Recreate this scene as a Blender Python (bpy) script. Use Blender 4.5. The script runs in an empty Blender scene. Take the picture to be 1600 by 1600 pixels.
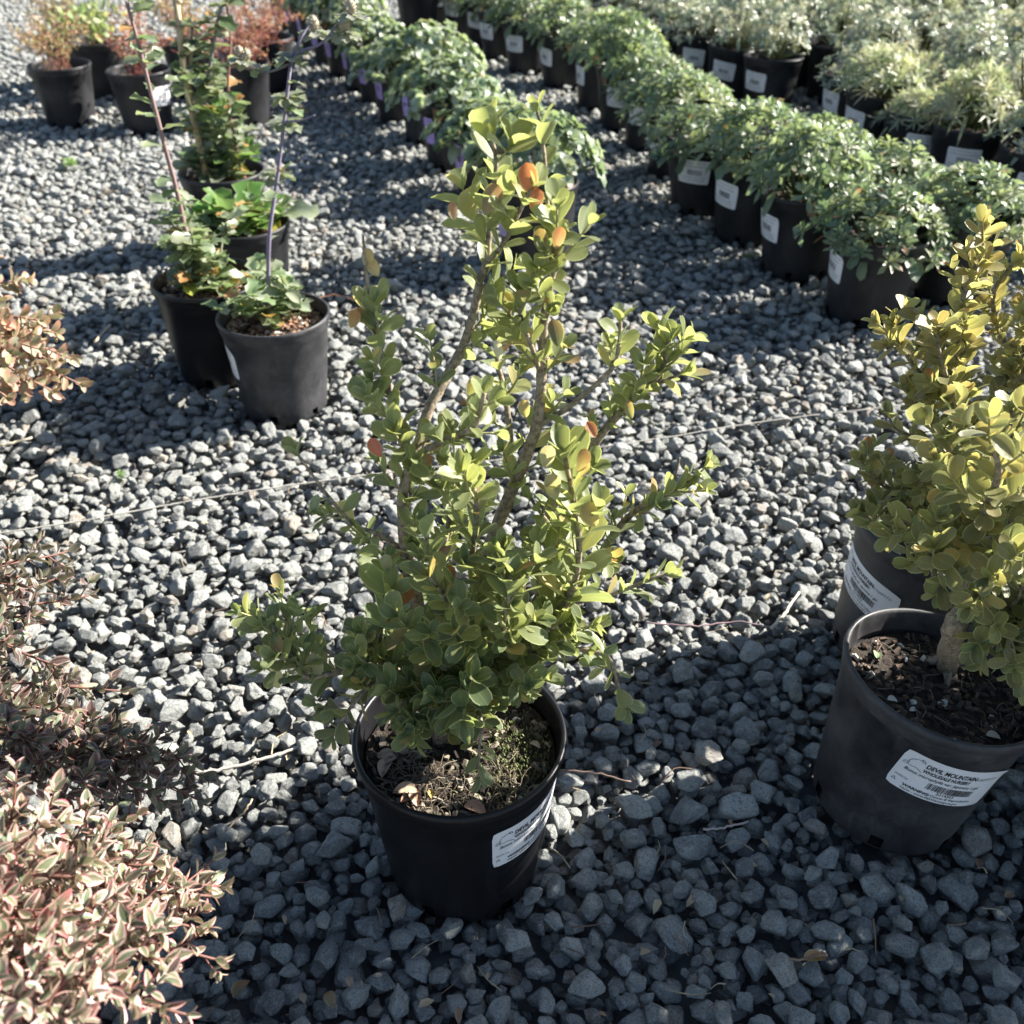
import bpy, math, random
import numpy as np
from mathutils import Vector, Matrix, Euler, Quaternion, noise
R = math.radians
C = bpy.context.scene.collection
scn = bpy.context.scene

# ------------------------------------------------------------------ camera, sky, sun, exposure
CAM_H = 0.765
PITCH = R(35)
cs, sn = math.cos(PITCH), math.sin(PITCH)
cam_d = bpy.data.cameras.new('camera')
cam = bpy.data.objects.new('camera', cam_d); C.objects.link(cam)
cam.location = (0, 0, CAM_H)
cam.rotation_euler = (R(90) - PITCH, 0, 0)
cam_d.sensor_width = 36; cam_d.lens = 36
cam_d.clip_start = 0.02; cam_d.clip_end = 400
cam_d.dof.use_dof = True; cam_d.dof.focus_distance = 0.80; cam_d.dof.aperture_fstop = 10.5
scn.camera = cam

SUN_EL = R(32)
sx, sy = 0.935, 0.355                       # where the sun stands, on the ground plane
SUN = Vector((sx*math.cos(SUN_EL), sy*math.cos(SUN_EL), math.sin(SUN_EL))).normalized()
sd = bpy.data.lights.new('sun', 'SUN'); so = bpy.data.objects.new('sun', sd); C.objects.link(so)
sd.energy = 5.0; sd.angle = R(0.6); sd.color = (1.0, 0.945, 0.86)
so.rotation_euler = SUN.to_track_quat('Z', 'Y').to_euler()
so.location = (3, 2, 4)
w = bpy.data.worlds.new('World'); scn.world = w; w.use_nodes = True
nt = w.node_tree
sky = nt.nodes.new('ShaderNodeTexSky'); sky.sky_type = 'NISHITA'; sky.sun_disc = False
sky.sun_elevation = SUN_EL; sky.sun_rotation = math.atan2(sx, sy)
sky.air_density = 1.0; sky.dust_density = 0.6; sky.ozone_density = 1.2
bg = nt.nodes['Background']; bg.inputs['Strength'].default_value = 0.05
nt.links.new(sky.outputs[0], bg.inputs['Color'])
scn.view_settings.view_transform = 'Standard'; scn.view_settings.look = 'None'
scn.view_settings.gamma = 1; scn.view_settings.exposure = 1.95
scn.view_settings.use_curve_mapping = False

# ------------------------------------------------------------------ helpers
def ray(px, py):
    u = (px-800)/1600; v = (py-800)/1600
    return Vector((u, cs - v*sn, -sn - v*cs))
def at_h(px, py, h=0.0):
    d = ray(px, py); t = (h-CAM_H)/d.z
    return Vector((d.x*t, d.y*t, h))
def at_y(px, py, Y):
    d = ray(px, py); t = Y/d.y
    return Vector((d.x*t, Y, CAM_H + d.z*t))
def project(p):
    x, y, z = p[0], p[1], p[2]-CAM_H
    f = y*cs - z*sn; up = y*sn + z*cs
    if f < 1e-3: return None
    return 800 + 1600*x/f, 800 - 1600*up/f, f

def tag(o, label=None, cat=None, group=None, kind=None):
    if label: o['label'] = label
    if cat: o['category'] = cat
    if group: o['group'] = group
    if kind: o['kind'] = kind
    return o
def empty(name, loc=(0, 0, 0), rz=0.0):
    o = bpy.data.objects.new(name, None); C.objects.link(o)
    o.location = loc; o.rotation_euler = (0, 0, rz); o.empty_display_size = 0.02
    return o
def link_mesh(name, me, parent=None, mat4=None):
    o = bpy.data.objects.new(name, me); C.objects.link(o)
    if parent: o.parent = parent
    if mat4 is not None: o.matrix_basis = mat4
    return o

class MB:
    """collects pieces into ONE mesh: vertices, faces, per-vertex tint, per-corner uv"""
    def __init__(s): s.v = []; s.f = []; s.uv = []; s.t = []; s.mi = []; s.n = 0
    def add(s, v, f, uv=None, tint=None, mi=0):
        v = np.asarray(v, float).reshape(-1, 3)
        s.v.append(v); s.f += [tuple(i+s.n for i in q) for q in f]
        s.uv.append(np.asarray(uv, float) if uv is not None else np.zeros((len(v), 2)))
        s.t.append(np.tile(np.asarray(tint if tint is not None else (1, 1, 1, 0), float), (len(v), 1)))
        s.mi += [mi]*len(f)
        s.n += len(v)
    def mesh(s, name, mats, smooth=True, tint=False):
        me = bpy.data.meshes.new(name)
        if s.n:
            v = np.concatenate(s.v); me.from_pydata(v.tolist(), [], s.f)
            uv = np.concatenate(s.uv)
            ul = me.uv_layers.new(name='UVMap')
            li = np.empty(len(me.loops), dtype=np.int32); me.loops.foreach_get('vertex_index', li)
            ul.data.foreach_set('uv', uv[li].astype(np.float32).ravel())
            if tint:
                ca = me.color_attributes.new('tint', 'FLOAT_COLOR', 'POINT')
                ca.data.foreach_set('color', np.concatenate(s.t).astype(np.float32).ravel())
            me.polygons.foreach_set('material_index', s.mi)
            if smooth: me.polygons.foreach_set('use_smooth', [True]*len(me.polygons))
        for m in (mats if isinstance(mats, (list, tuple)) else [mats]): me.materials.append(m)
        me.update()
        return me

def smooth_path(pts, k=4):
    pts = [Vector(p) for p in pts]
    if len(pts) < 3: return [pts[0].lerp(pts[-1], i/k) for i in range(k+1)]
    P = [pts[0]*2-pts[1]] + pts + [pts[-1]*2-pts[-2]]
    out = []
    for i in range(1, len(P)-2):
        for j in range(k):
            t = j/k
            a, b, c, d = P[i-1], P[i], P[i+1], P[i+2]
            out.append(0.5*((2*b)+(c-a)*t+(2*a-5*b+4*c-d)*t*t+(3*b-a-3*c+d)*t**3))
    out.append(pts[-1])
    return out
def tube(mb, pts, r0, r1, sides=6, tint=None, rough=0.0, rng=random, cap=True, mi=0):
    pts = [Vector(p) for p in pts]; n = len(pts)
    if n < 2: return
    vs = []; prev = None; uvs = []
    for i, p in enumerate(pts):
        d = (pts[min(i+1, n-1)]-pts[max(i-1, 0)])
        if d.length < 1e-9: d = Vector((0, 0, 1))
        d.normalize()
        if prev is None:
            a = d.cross(Vector((0.3, 0.9, 0.2)));
            if a.length < 1e-4: a = d.cross(Vector((1, 0, 0)))
            a.normalize()
        else:
            a = prev - d*prev.dot(d)
            a = a.normalized() if a.length > 1e-6 else d.orthogonal().normalized()
        prev = a; b = d.cross(a)
        t = i/(n-1); r = r0+(r1-r0)*t
        for k in range(sides):
            an = 2*math.pi*k/sides; rr = r*(1+rng.uniform(-rough, rough))
            q = p + a*math.cos(an)*rr + b*math.sin(an)*rr
            vs.append(q[:]); uvs.append((k/sides, t))
    fs = []
    for i in range(n-1):
        for k in range(sides):
            k2 = (k+1) % sides
            fs.append((i*sides+k, i*sides+k2, (i+1)*sides+k2, (i+1)*sides+k))
    if cap:
        fs.append(tuple(range(sides))[::-1]); fs.append(tuple((n-1)*sides+k for k in range(sides)))
    mb.add(vs, fs, uvs, tint, mi)

# ------------------------------------------------------------------ materials
def newmat(name):
    m = bpy.data.materials.new(name); m.use_nodes = True
    t = m.node_tree; b = t.nodes['Principled BSDF']
    return m, t, b
def ND(t, typ, **kw):
    n = t.nodes.new(typ)
    for k, v in kw.items():
        if k.startswith('i_'):
            key = k[2:]
            n.inputs[int(key) if key.isdigit() else key].default_value = v
        else: setattr(n, k, v)
    return n
def mixc(t, fac, a, b, mode='MIX'):
    n = t.nodes.new('ShaderNodeMix'); n.data_type = 'RGBA'; n.blend_type = mode
    for i, val in ((0, fac), (6, a), (7, b)):
        sock = n.inputs[i]
        if isinstance(val, bpy.types.NodeSocket): t.links.new(val, sock)
        elif i == 0: sock.default_value = float(val)
        else: sock.default_value = (*val[:3], 1)
    return n.outputs[2]
def mth(t, op, a, b=None, c=None, clamp=False):
    n = t.nodes.new('ShaderNodeMath'); n.operation = op; n.use_clamp = clamp
    for i, v in enumerate((a, b, c)):
        if v is None: continue
        if isinstance(v, bpy.types.NodeSocket): t.links.new(v, n.inputs[i])
        else: n.inputs[i].default_value = v
    return n.outputs[0]
def sstep(t, x, a, b):
    n = t.nodes.new('ShaderNodeMapRange'); n.interpolation_type = 'SMOOTHSTEP'
    t.links.new(x, n.inputs[0]); n.inputs[1].default_value = a; n.inputs[2].default_value = b
    return n.outputs[0]
def ramp(t, x, stops):
    n = t.nodes.new('ShaderNodeValToRGB'); t.links.new(x, n.inputs[0])
    e = n.color_ramp.elements
    while len(e) < len(stops): e.new(0.5)
    for el, (p, c) in zip(e, stops): el.position = p; el.color = (*c, 1)
    return n.outputs[0]

def mat_stone():
    m, t, b = newmat('crushed_blue_stone')
    oi = ND(t, 'ShaderNodeObjectInfo'); tc = ND(t, 'ShaderNodeTexCoord')
    base = ramp(t, oi.outputs['Random'], [
        (0.00, (0.15, 0.158, 0.156)), (0.22, (0.35, 0.358, 0.335)), (0.45, (0.215, 0.225, 0.218)),
        (0.62, (0.43, 0.435, 0.405)), (0.80, (0.278, 0.284, 0.262)), (0.91, (0.16, 0.163, 0.162)),
        (0.95, (0.40, 0.34, 0.26)), (0.975, (0.27, 0.215, 0.175)), (1.0, (0.46, 0.45, 0.41))])
    # decorrelate the grain between instances
    add = ND(t, 'ShaderNodeVectorMath', operation='ADD'); t.links.new(tc.outputs['Object'], add.inputs[0])
    sc = ND(t, 'ShaderNodeVectorMath', operation='SCALE'); sc.inputs[0].default_value = (37, 19, 53)
    t.links.new(oi.outputs['Random'], sc.inputs['Scale']); t.links.new(sc.outputs[0], add.inputs[1])
    n1 = ND(t, 'ShaderNodeTexNoise', i_Scale=1.3, i_Detail=8.0, i_Roughness=0.7); t.links.new(add.outputs[0], n1.inputs['Vector'])
    n2 = ND(t, 'ShaderNodeTexNoise', i_Scale=5.0, i_Detail=6.0, i_Roughness=0.8); t.links.new(add.outputs[0], n2.inputs['Vector'])
    n3 = ND(t, 'ShaderNodeTexNoise', i_Scale=16.0, i_Detail=3.0, i_Roughness=0.7); t.links.new(add.outputs[0], n3.inputs['Vector'])
    c = mixc(t, mth(t, 'MULTIPLY', sstep(t, n1.outputs[0], 0.46, 0.62), 0.7), base, (0.44, 0.45, 0.42))
    c = mixc(t, mth(t, 'MULTIPLY', sstep(t, n2.outputs[0], 0.50, 0.60), 0.7), c, (0.085, 0.094, 0.10))
    c = mixc(t, mth(t, 'MULTIPLY', sstep(t, n3.outputs[0], 0.56, 0.66), 0.8), c, (0.56, 0.57, 0.54))
    c = mixc(t, mth(t, 'MULTIPLY', sstep(t, n3.outputs[0], 0.42, 0.34), 0.55), c, (0.06, 0.066, 0.072))
    t.links.new(c, b.inputs['Base Color'])
    b.inputs['Roughness'].default_value = 0.7; b.inputs['Specular IOR Level'].default_value = 0.35
    bp = ND(t, 'ShaderNodeBump', i_Strength=1.0, i_Distance=0.0024)
    h = mth(t, 'ADD', mth(t, 'MULTIPLY', n1.outputs[0], 2.2), mth(t, 'ADD', mth(t, 'MULTIPLY', n2.outputs[0], 0.9), mth(t, 'MULTIPLY', n3.outputs[0], 0.3)))
    t.links.new(h, bp.inputs['Height']); t.links.new(bp.outputs[0], b.inputs['Normal'])
    return m
def mat_ground():
    m, t, b = newmat('gravel_dust')
    tc = ND(t, 'ShaderNodeTexCoord')
    vo = ND(t, 'ShaderNodeTexVoronoi', i_Scale=48.0); t.links.new(tc.outputs['Object'], vo.inputs['Vector'])
    n = ND(t, 'ShaderNodeTexNoise', i_Scale=30.0, i_Detail=4.0); t.links.new(tc.outputs['Object'], n.inputs['Vector'])
    c = mixc(t, vo.outputs['Color'], (0.10, 0.105, 0.11), (0.24, 0.25, 0.25))
    c = mixc(t, n.outputs[0], c, (0.07, 0.065, 0.06))
    t.links.new(c, b.inputs['Base Color']); b.inputs['Roughness'].default_value = 0.9
    bp = ND(t, 'ShaderNodeBump', i_Strength=1.0, i_Distance=0.01); bp.invert = True
    t.links.new(vo.outputs['Distance'], bp.inputs['Height']); t.links.new(bp.outputs[0], b.inputs['Normal'])
    return m
def mat_pot(name, dust=0.35, base=(0.008, 0.0083, 0.010), dcol=(0.09, 0.09, 0.095)):
    m, t, b = newmat(name)
    tc = ND(t, 'ShaderNodeTexCoord'); oi = ND(t, 'ShaderNodeObjectInfo')
    mp = ND(t, 'ShaderNodeVectorMath', operation='ADD'); t.links.new(tc.outputs['Object'], mp.inputs[0])
    cb = ND(t, 'ShaderNodeCombineXYZ'); t.links.new(oi.outputs['Random'], cb.inputs[0]); t.links.new(cb.outputs[0], mp.inputs[1])
    n1 = ND(t, 'ShaderNodeTexNoise', i_Scale=14.0, i_Detail=6.0, i_Roughness=0.6); t.links.new(mp.outputs[0], n1.inputs['Vector'])
    n2 = ND(t, 'ShaderNodeTexNoise', i_Scale=240.0, i_Detail=3.0); t.links.new(mp.outputs[0], n2.inputs['Vector'])
    st = ND(t, 'ShaderNodeVectorMath', operation='MULTIPLY'); st.inputs[1].default_value = (60, 60, 5); t.links.new(mp.outputs[0], st.inputs[0])
    n3 = ND(t, 'ShaderNodeTexNoise', i_Scale=1.0, i_Detail=4.0); t.links.new(st.outputs[0], n3.inputs['Vector'])
    f = mth(t, 'MULTIPLY', sstep(t, n1.outputs[0], 0.2, 0.8), dust)
    f = mth(t, 'ADD', f, mth(t, 'MULTIPLY', sstep(t, n3.outputs[0], 0.55, 0.8), dust*0.5))
    f = mth(t, 'MULTIPLY', f, mth(t, 'ADD', n2.outputs[0], 0.5), clamp=True)
    c = mixc(t, f, base, dcol)
    t.links.new(c, b.inputs['Base Color'])
    rr = mth(t, 'ADD', mth(t, 'MULTIPLY', f, 0.6), 0.36, clamp=True)
    t.links.new(rr, b.inputs['Roughness'])
    b.inputs['Specular IOR Level'].default_value = 0.3
    bp = ND(t, 'ShaderNodeBump', i_Strength=0.12, i_Distance=0.001)
    t.links.new(mth(t, 'ADD', n2.outputs[0], mth(t, 'MULTIPLY', n1.outputs[0], 2)), bp.inputs['Height']); t.links.new(bp.outputs[0], b.inputs['Normal'])
    return m
def mat_simple(name, col, rough=0.8, nscale=60.0, var=0.5, bump=0.3, col2=None, dist=0.002, spec=0.4):
    m, t, b = newmat(name)
    tc = ND(t, 'ShaderNodeTexCoord')
    n = ND(t, 'ShaderNodeTexNoise', i_Scale=nscale, i_Detail=6.0, i_Roughness=0.7); t.links.new(tc.outputs['Object'], n.inputs['Vector'])
    c2 = col2 or tuple(x*(1-var) for x in col)
    c = mixc(t, sstep(t, n.outputs[0], 0.35, 0.65), c2, col)
    t.links.new(c, b.inputs['Base Color']); b.inputs['Roughness'].default_value = rough
    b.inputs['Specular IOR Level'].default_value = spec
    if bump:
        bp = ND(t, 'ShaderNodeBump', i_Strength=bump, i_Distance=dist)
        t.links.new(n.outputs[0], bp.inputs['Height']); t.links.new(bp.outputs[0], b.inputs['Normal'])
    return m
def mat_tint(name, rough=0.8, nscale=200.0, amp=0.35, bump=0.3, transl=0.0):
    m, t, b = newmat(name)
    a = ND(t, 'ShaderNodeAttribute', attribute_name='tint')
    tc = ND(t, 'ShaderNodeTexCoord')
    n = ND(t, 'ShaderNodeTexNoise', i_Scale=nscale, i_Detail=4.0); t.links.new(tc.outputs['Object'], n.inputs['Vector'])
    c = mixc(t, mth(t, 'MULTIPLY', n.outputs[0], amp), a.outputs['Color'], (0.03, 0.025, 0.02))
    t.links.new(c, b.inputs['Base Color']); b.inputs['Roughness'].default_value = rough
    bp = ND(t, 'ShaderNodeBump', i_Strength=bump, i_Distance=0.001)
    t.links.new(n.outputs[0], bp.inputs['Height']); t.links.new(bp.outputs[0], b.inputs['Normal'])
    return m
def mat_leaf(name, source='attr', margin=None, m0=0.82, m1=0.96, rough=0.36, transl=0.47, tip=(0.34, 0.12, 0.05), rib=0.35,
             under=(0.30, 0.34, 0.20), underf=0.35, tgain=1.5, spec=0.5, mnoise=0.0, tcol=(1.12, 1.08, 0.66)):
    m, t, b = newmat(name)
    if source == 'attr':
        a = ND(t, 'ShaderNodeAttribute', attribute_name='tint'); col = a.outputs['Color']; alp = a.outputs['Alpha']
    else:
        a = ND(t, 'ShaderNodeObjectInfo'); col = a.outputs['Color']; alp = a.outputs['Alpha']
    tc = ND(t, 'ShaderNodeTexCoord'); geo = ND(t, 'ShaderNodeNewGeometry')
    uv = ND(t, 'ShaderNodeUVMap', uv_map='UVMap'); sp = ND(t, 'ShaderNodeSeparateXYZ'); t.links.new(uv.outputs[0], sp.inputs[0])
    cross = mth(t, 'ABSOLUTE', mth(t, 'SUBTRACT', mth(t, 'MULTIPLY', sp.outputs[0], 2.0), 1.0))
    n = ND(t, 'ShaderNodeTexNoise', i_Scale=130.0, i_Detail=4.0, i_Roughness=0.6); t.links.new(geo.outputs['Position'], n.inputs['Vector'])
    n2 = ND(t, 'ShaderNodeTexNoise', i_Scale=38.0, i_Detail=2.0); t.links.new(geo.outputs['Position'], n2.inputs['Vector'])
    c = mixc(t, mth(t, 'MULTIPLY', sstep(t, n2.outputs[0], 0.4, 0.65), 0.35), col, mixc(t, 1.0, col, (1.35, 1.2, 0.8), 'MULTIPLY'))
    c = mixc(t, mth(t, 'MULTIPLY', sstep(t, n.outputs[0], 0.5, 0.8), 0.35), c, mixc(t, 1.0, c, (0.55, 0.62, 0.6), 'MULTIPLY'))
    oi2 = ND(t, 'ShaderNodeObjectInfo') if source == 'attr' else None
    if oi2:
        k_ = ND(t, 'ShaderNodeCombineColor'); v_ = mth(t, 'ADD', mth(t, 'MULTIPLY', oi2.outputs['Random'], 0.30), 0.86)
        for q in (0, 1, 2): t.links.new(v_, k_.inputs[q])
        c = mixc(t, 1.0, c, k_.outputs[0], 'MULTIPLY')
    # margin
    cr = cross
    if mnoise: cr = mth(t, 'ADD', cross, mth(t, 'MULTIPLY', mth(t, 'SUBTRACT', n.outputs[0], 0.5), mnoise))
    ef = sstep(t, cr, m0, m1)
    if margin is None: mc = mixc(t, 0.8, c, (0.46, 0.50, 0.27))
    else:
        mc = mixc(t, sstep(t, cr, (m1+1)/2-0.05, 1.0), margin[0], margin[1])
    c = mixc(t, ef, c, mc)
    rf = mth(t, 'MULTIPLY', sstep(t, cross, 0.11, 0.0), rib)
    c = mixc(t, rf, c, mixc(t, 0.6, c, (0.40, 0.45, 0.22)))
    # faint side veins
    wv = ND(t, 'ShaderNodeTexWave', i_Scale=5.5, i_Distortion=1.0); wv.wave_type = 'BANDS'; wv.bands_direction = 'DIAGONAL'
    cb = ND(t, 'ShaderNodeCombineXYZ'); t.links.new(mth(t, 'MULTIPLY', cross, -1.0), cb.inputs[0]); t.links.new(mth(t, 'MULTIPLY', sp.outputs[1], 1.4), cb.inputs[1])
    t.links.new(cb.outputs[0], wv.inputs['Vector'])
    tf = mth(t, 'MULTIPLY', alp, sstep(t, mth(t, 'ADD', sp.outputs[1], mth(t, 'MULTIPLY', mth(t, 'SUBTRACT', n2.outputs[0], 0.5), 0.8)), 0.25, 0.85))
    c = mixc(t, tf, c, tip)
    cu = mixc(t, underf, c, under)
    c = mixc(t, geo.outputs['Backfacing'], c, cu)
    t.links.new(c, b.inputs['Base Color'])
    rr = mth(t, 'ADD', mth(t, 'MULTIPLY', geo.outputs['Backfacing'], 0.22), mth(t, 'ADD', mth(t, 'MULTIPLY', n2.outputs[0], 0.2), rough-0.1), clamp=True)
    t.links.new(rr, b.inputs['Roughness']); b.inputs['Specular IOR Level'].default_value = spec
    bp = ND(t, 'ShaderNodeBump', i_Strength=0.22, i_Distance=0.0008)
    t.links.new(mth(t, 'ADD', mth(t, 'MULTIPLY', wv.outputs['Fac'], 0.35), n.outputs[0]), bp.inputs['Height']); t.links.new(bp.outputs[0], b.inputs['Normal'])
    tr = ND(t, 'ShaderNodeBsdfTranslucent')
    tcx = mixc(t, 1.0, c, tuple(tgain*q for q in tcol), 'MULTIPLY')
    t.links.new(tcx, tr.inputs['Color']); t.links.new(bp.outputs[0], tr.inputs['Normal'])
    mx = ND(t, 'ShaderNodeMixShader'); mx.inputs[0].default_value = transl
    t.links.new(b.outputs[0], mx.inputs[1]); t.links.new(tr.outputs[0], mx.inputs[2])
    t.links.new(mx.outputs[0], t.nodes['Material Output'].inputs['Surface'])
    return m

M = {}
M['stone'] = mat_stone(); M['ground'] = mat_ground()
M['pot'] = mat_pot('black_nursery_plastic', 0.28)
M['pot_clean'] = mat_pot('clean_black_plastic', 0.04, base=(.006, .006, .0075))
M['pot_dusty'] = mat_pot('dusty_grey_black_plastic', 0.42, dcol=(0.17, 0.17, 0.18))
M['soil'] = mat_simple('potting_soil', (0.045, 0.033, 0.024), 0.95, 160, bump=1.0, col2=(0.012, 0.009, 0.007), dist=0.004)
M['chips'] = mat_tint('bark_and_litter', 0.85)
M['bark'] = mat_simple('grey_brown_bark', (0.40, 0.33, 0.24), 0.9, 240, bump=0.9, col2=(0.15, 0.115, 0.08), dist=0.0015)
M['twig'] = mat_tint('twig_skin', 0.7, 300, 0.3)
M['label'] = mat_simple('white_label_film', (0.78, 0.78, 0.80), 0.42, 20, var=0.06, bump=0.05)
M['lilac'] = mat_simple('lilac_label_film', (0.44, 0.32, 0.70), 0.45, 20, var=0.06, bump=0.05)
M['ink'] = mat_simple('black_ink', (0.02, 0.02, 0.022), 0.6, 30, var=0.1, bump=0)
M['ink_grey'] = mat_simple('thin_grey_ink', (0.16, 0.16, 0.17), 0.6, 30, var=0.1, bump=0)
M['cane'] = mat_simple('bamboo_cane', (0.50, 0.38, 0.22), 0.6, 90, var=0.35, bump=0.3)
M['string'] = mat_simple('pale_cord', (0.45, 0.43, 0.38), 0.8, 300, var=0.4, bump=0.3)
M['box_leaf'] = mat_leaf('boxwood_leaf', 'obj'); M['box_leaf_mass'] = mat_leaf('boxwood_leaf_mass', 'attr')
kw = dict(margin=((0.55, 0.48, 0.40), (0.58, 0.17, 0.19)), m0=0.40, m1=0.66, mnoise=1.1, transl=0.26, tgain=1.15, rough=0.30, tip=(0.52, 0.13, 0.15), tcol=(1.1, .95, .85))
M['abelia_leaf'] = mat_leaf('variegated_leaf', 'obj', **kw); M['abelia_leaf_mass'] = mat_leaf('variegated_leaf_mass', 'attr', **kw)
kw = dict(margin=((0.30, 0.26, 0.22), (0.30, 0.12, 0.12)), m0=0.5, m1=0.75, mnoise=1.2, transl=0.22, tgain=1.1, rough=0.32, tip=(0.26, 0.12, 0.12), tcol=(1.1, .95, .85))  # darker leaf tones stand in for shadow falling on the left-edge shrub
M['abelia_shaded'] = mat_leaf('shaded_variegated_leaf', 'obj', **kw); M['abelia_shaded_mass'] = mat_leaf('shaded_variegated_leaf_mass', 'attr', **kw)
kw = dict(margin=((0.45, 0.30, 0.23), (0.52, 0.22, 0.17)), m0=0.5, m1=0.85, mnoise=0.4, transl=0.28, tgain=1.1, tip=(.5, .22, .16), tcol=(1.05, .98, .85))
M['blush_leaf'] = mat_leaf('coral_edged_leaf', 'obj', **kw); M['blush_leaf_mass'] = mat_leaf('coral_edged_leaf_mass', 'attr', **kw)
M['mound_leaf'] = mat_leaf('mound_leaf', 'attr', rough=0.34, transl=0.36, m0=0.9, m1=1.0, under=(0.22, 0.27, 0.18), tgain=1.5, tcol=(1.05, 1.1, .7))
M['silver_leaf'] = mat_leaf('silver_leaf', 'attr', rough=0.30, transl=0.30, m0=0.9, m1=1.0, under=(0.32, 0.35, 0.30), tgain=1.25, spec=0.8, tcol=(1.05, 1.05, .85))

# ------------------------------------------------------------------ leaf shapes
def leaf_shape(kind='box', fine=True, L=1.0, rng=random, cup=0.25, curl=0.2, wfac=1.0):
    ts = (0, .14, .34, .56, .78, .93, 1.0) if fine else (0, .35, .75, 1.0)
    us = (-1, -.5, 0, .5, 1) if fine else (-1, 0, 1)
    prof = {'box': (.75, .40, .60), 'box_long': (.8, .6, .42), 'abelia': (.7, .85, .50), 'spoon': (1.7, .36, .34),
            'round': (.55, .45, .78), 'blade': (.4, .8, .12), 'needle': (.3, .5, .16), 'lobed': (.9, .4, .62), 'strap': (.9, .6, .26)}[kind]
    a, b_, W = prof; W = W*wfac
    tp = a/(a+b_); mx = tp**a*(1-tp)**b_
    V = []; UV = []
    ph = rng.uniform(0, 6.28); tw = rng.uniform(-.25, .25); side = rng.uniform(-.06, .06)
    for t in ts:
        w_ = 0.5*W*(t**a*(1-t)**b_)/mx if 0 < t < 1 else 0.0
        if t == 0: w_ = 0.025*W
        for u in us:
            x = u*w_
            if kind == 'lobed': x *= 1+0.32*math.sin(t*17+ph+(1.3 if u > 0 else 0))
            z = cup*W*0.5*(u*u)*(w_/(0.5*W)) - curl*t*t
            if kind in ('lobed', 'spoon') : z += 0.05*math.sin(t*11+ph+u*2)*abs(u)
            y = t - 0.10*curl*t*t
            V.append(((x+side*math.sin(t*3.14))*L, y*L, (z + tw*x*t)*L)); UV.append((.5+.5*u, t))
    nu = len(us); Fc = []
    for i in range(len(ts)-1):
        for k in range(nu-1):
            q = (i*nu+k, i*nu+k+1, (i+1)*nu+k+1, (i+1)*nu+k)
            if i == len(ts)-2: q = (i*nu+k, i*nu+k+1, (i+1)*nu+nu//2)
            Fc.append(q)
    return np.array(V), Fc, np.array(UV)

def frame(pos, ldir, nrm, L):
    y = Vector(ldir).normalized(); z = Vector(nrm); z = z - y*z.dot(y)
    z = z.normalized() if z.length > 1e-4 else y.orthogonal().normalized()
    x = y.cross(z)
    m = Matrix(((x.x*L, y.x*L, z.x*L, pos[0]), (x.y*L, y.y*L, z.y*L, pos[1]), (x.z*L, y.z*L, z.z*L, pos[2]), (0, 0, 0, 1)))
    return m
def add_leaf(mb, shape, m, tint, mi=0):
    V, Fc, UV = shape
    A = np.array(m)
    mb.add(V @ A[:3, :3].T + A[:3, 3], Fc, UV, tint, mi)

def rv(rng): 
    v = Vector((rng.gauss(0, 1), rng.gauss(0, 1), rng.gauss(0, 1)))
    return v.normalized()

# ------------------------------------------------------------------ pots
def lathe(profile, seg=64, notch=None):
    vs = []; fs = []; n = len(profile)
    for k in range(seg):
        a = 2*math.pi*k/seg
        for (r, z) in profile: vs.append((r*math.cos(a), r*math.sin(a), z))
    for k in range(seg):
        k2 = (k+1) % seg
        for i in range(n-1):
            if notch and i in notch[0] and (k % notch[1]) in notch[2]: continue
            fs.append((k*n+i, k2*n+i, k2*n+i+1, k*n+i+1))
    return vs, fs
RT, RB, PH = 0.0855, 0.0645, 0.160
def wall_r(z): return RB + (RT-0.004-RB)*(z/PH)
def make_pot_meshes():
    k = PH/.170
    prof = [(0.0, 0.004), (RB-.012, 0.004), (RB-.004, 0.0), (RB-.001, .001), (wall_r(.005), .005), (wall_r(.018), .018), (wall_r(.021), .021),
            (wall_r(.06), .06), (wall_r(.10), .10), (wall_r(.145), .1455), (wall_r(.147)+.0012, .1470), (wall_r(.15)+.0016, .152)]
    inner = [(wall_r(.152)-.001, .150), (wall_r(.10)-.002, .10), (wall_r(.021)-.002, .021), (wall_r(.018)-.002, .018), (wall_r(.005)-.002, .005), (RB-.006, .006), (0, .006)]
    prof = [(r, z*k) for r, z in prof]; inner = [(r, z*k) for r, z in inner]
    v, f = lathe(prof, 72, notch=((4,), 12, (0, 1)))
    mb = MB(); mb.add(v, f)
    v, f = lathe(inner, 72, notch=((2, 3), 12, (0, 1))); mb.add(v, f)
    bodies = [mb.mesh('pot_body', M[k]) for k in ('pot', 'pot_clean', 'pot_dusty')]
    rim = [(wall_r(.152)-.0005, .149), (wall_r(.152)+.0018, .1515), (RT-.0035, .156), (RT-.001, .1615), (RT, .1655), (RT-.0006, .1688), (RT-.0022, .1702), (RT-.0042, .1695),
           (RT-.0052, .1665), (RT-.0062, .158), (RT-.0082, .149)]
    rim = [(r, z*k) for r, z in rim]
    v, f = lathe(rim, 72); mb = MB(); mb.add(v, f)
    rims = [mb.mesh('pot_rim', M[k]) for k in ('pot', 'pot_clean', 'pot_dusty')]
    return bodies, rims
POT, RIM = make_pot_meshes()
SOIL_Z = 0.136
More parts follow.
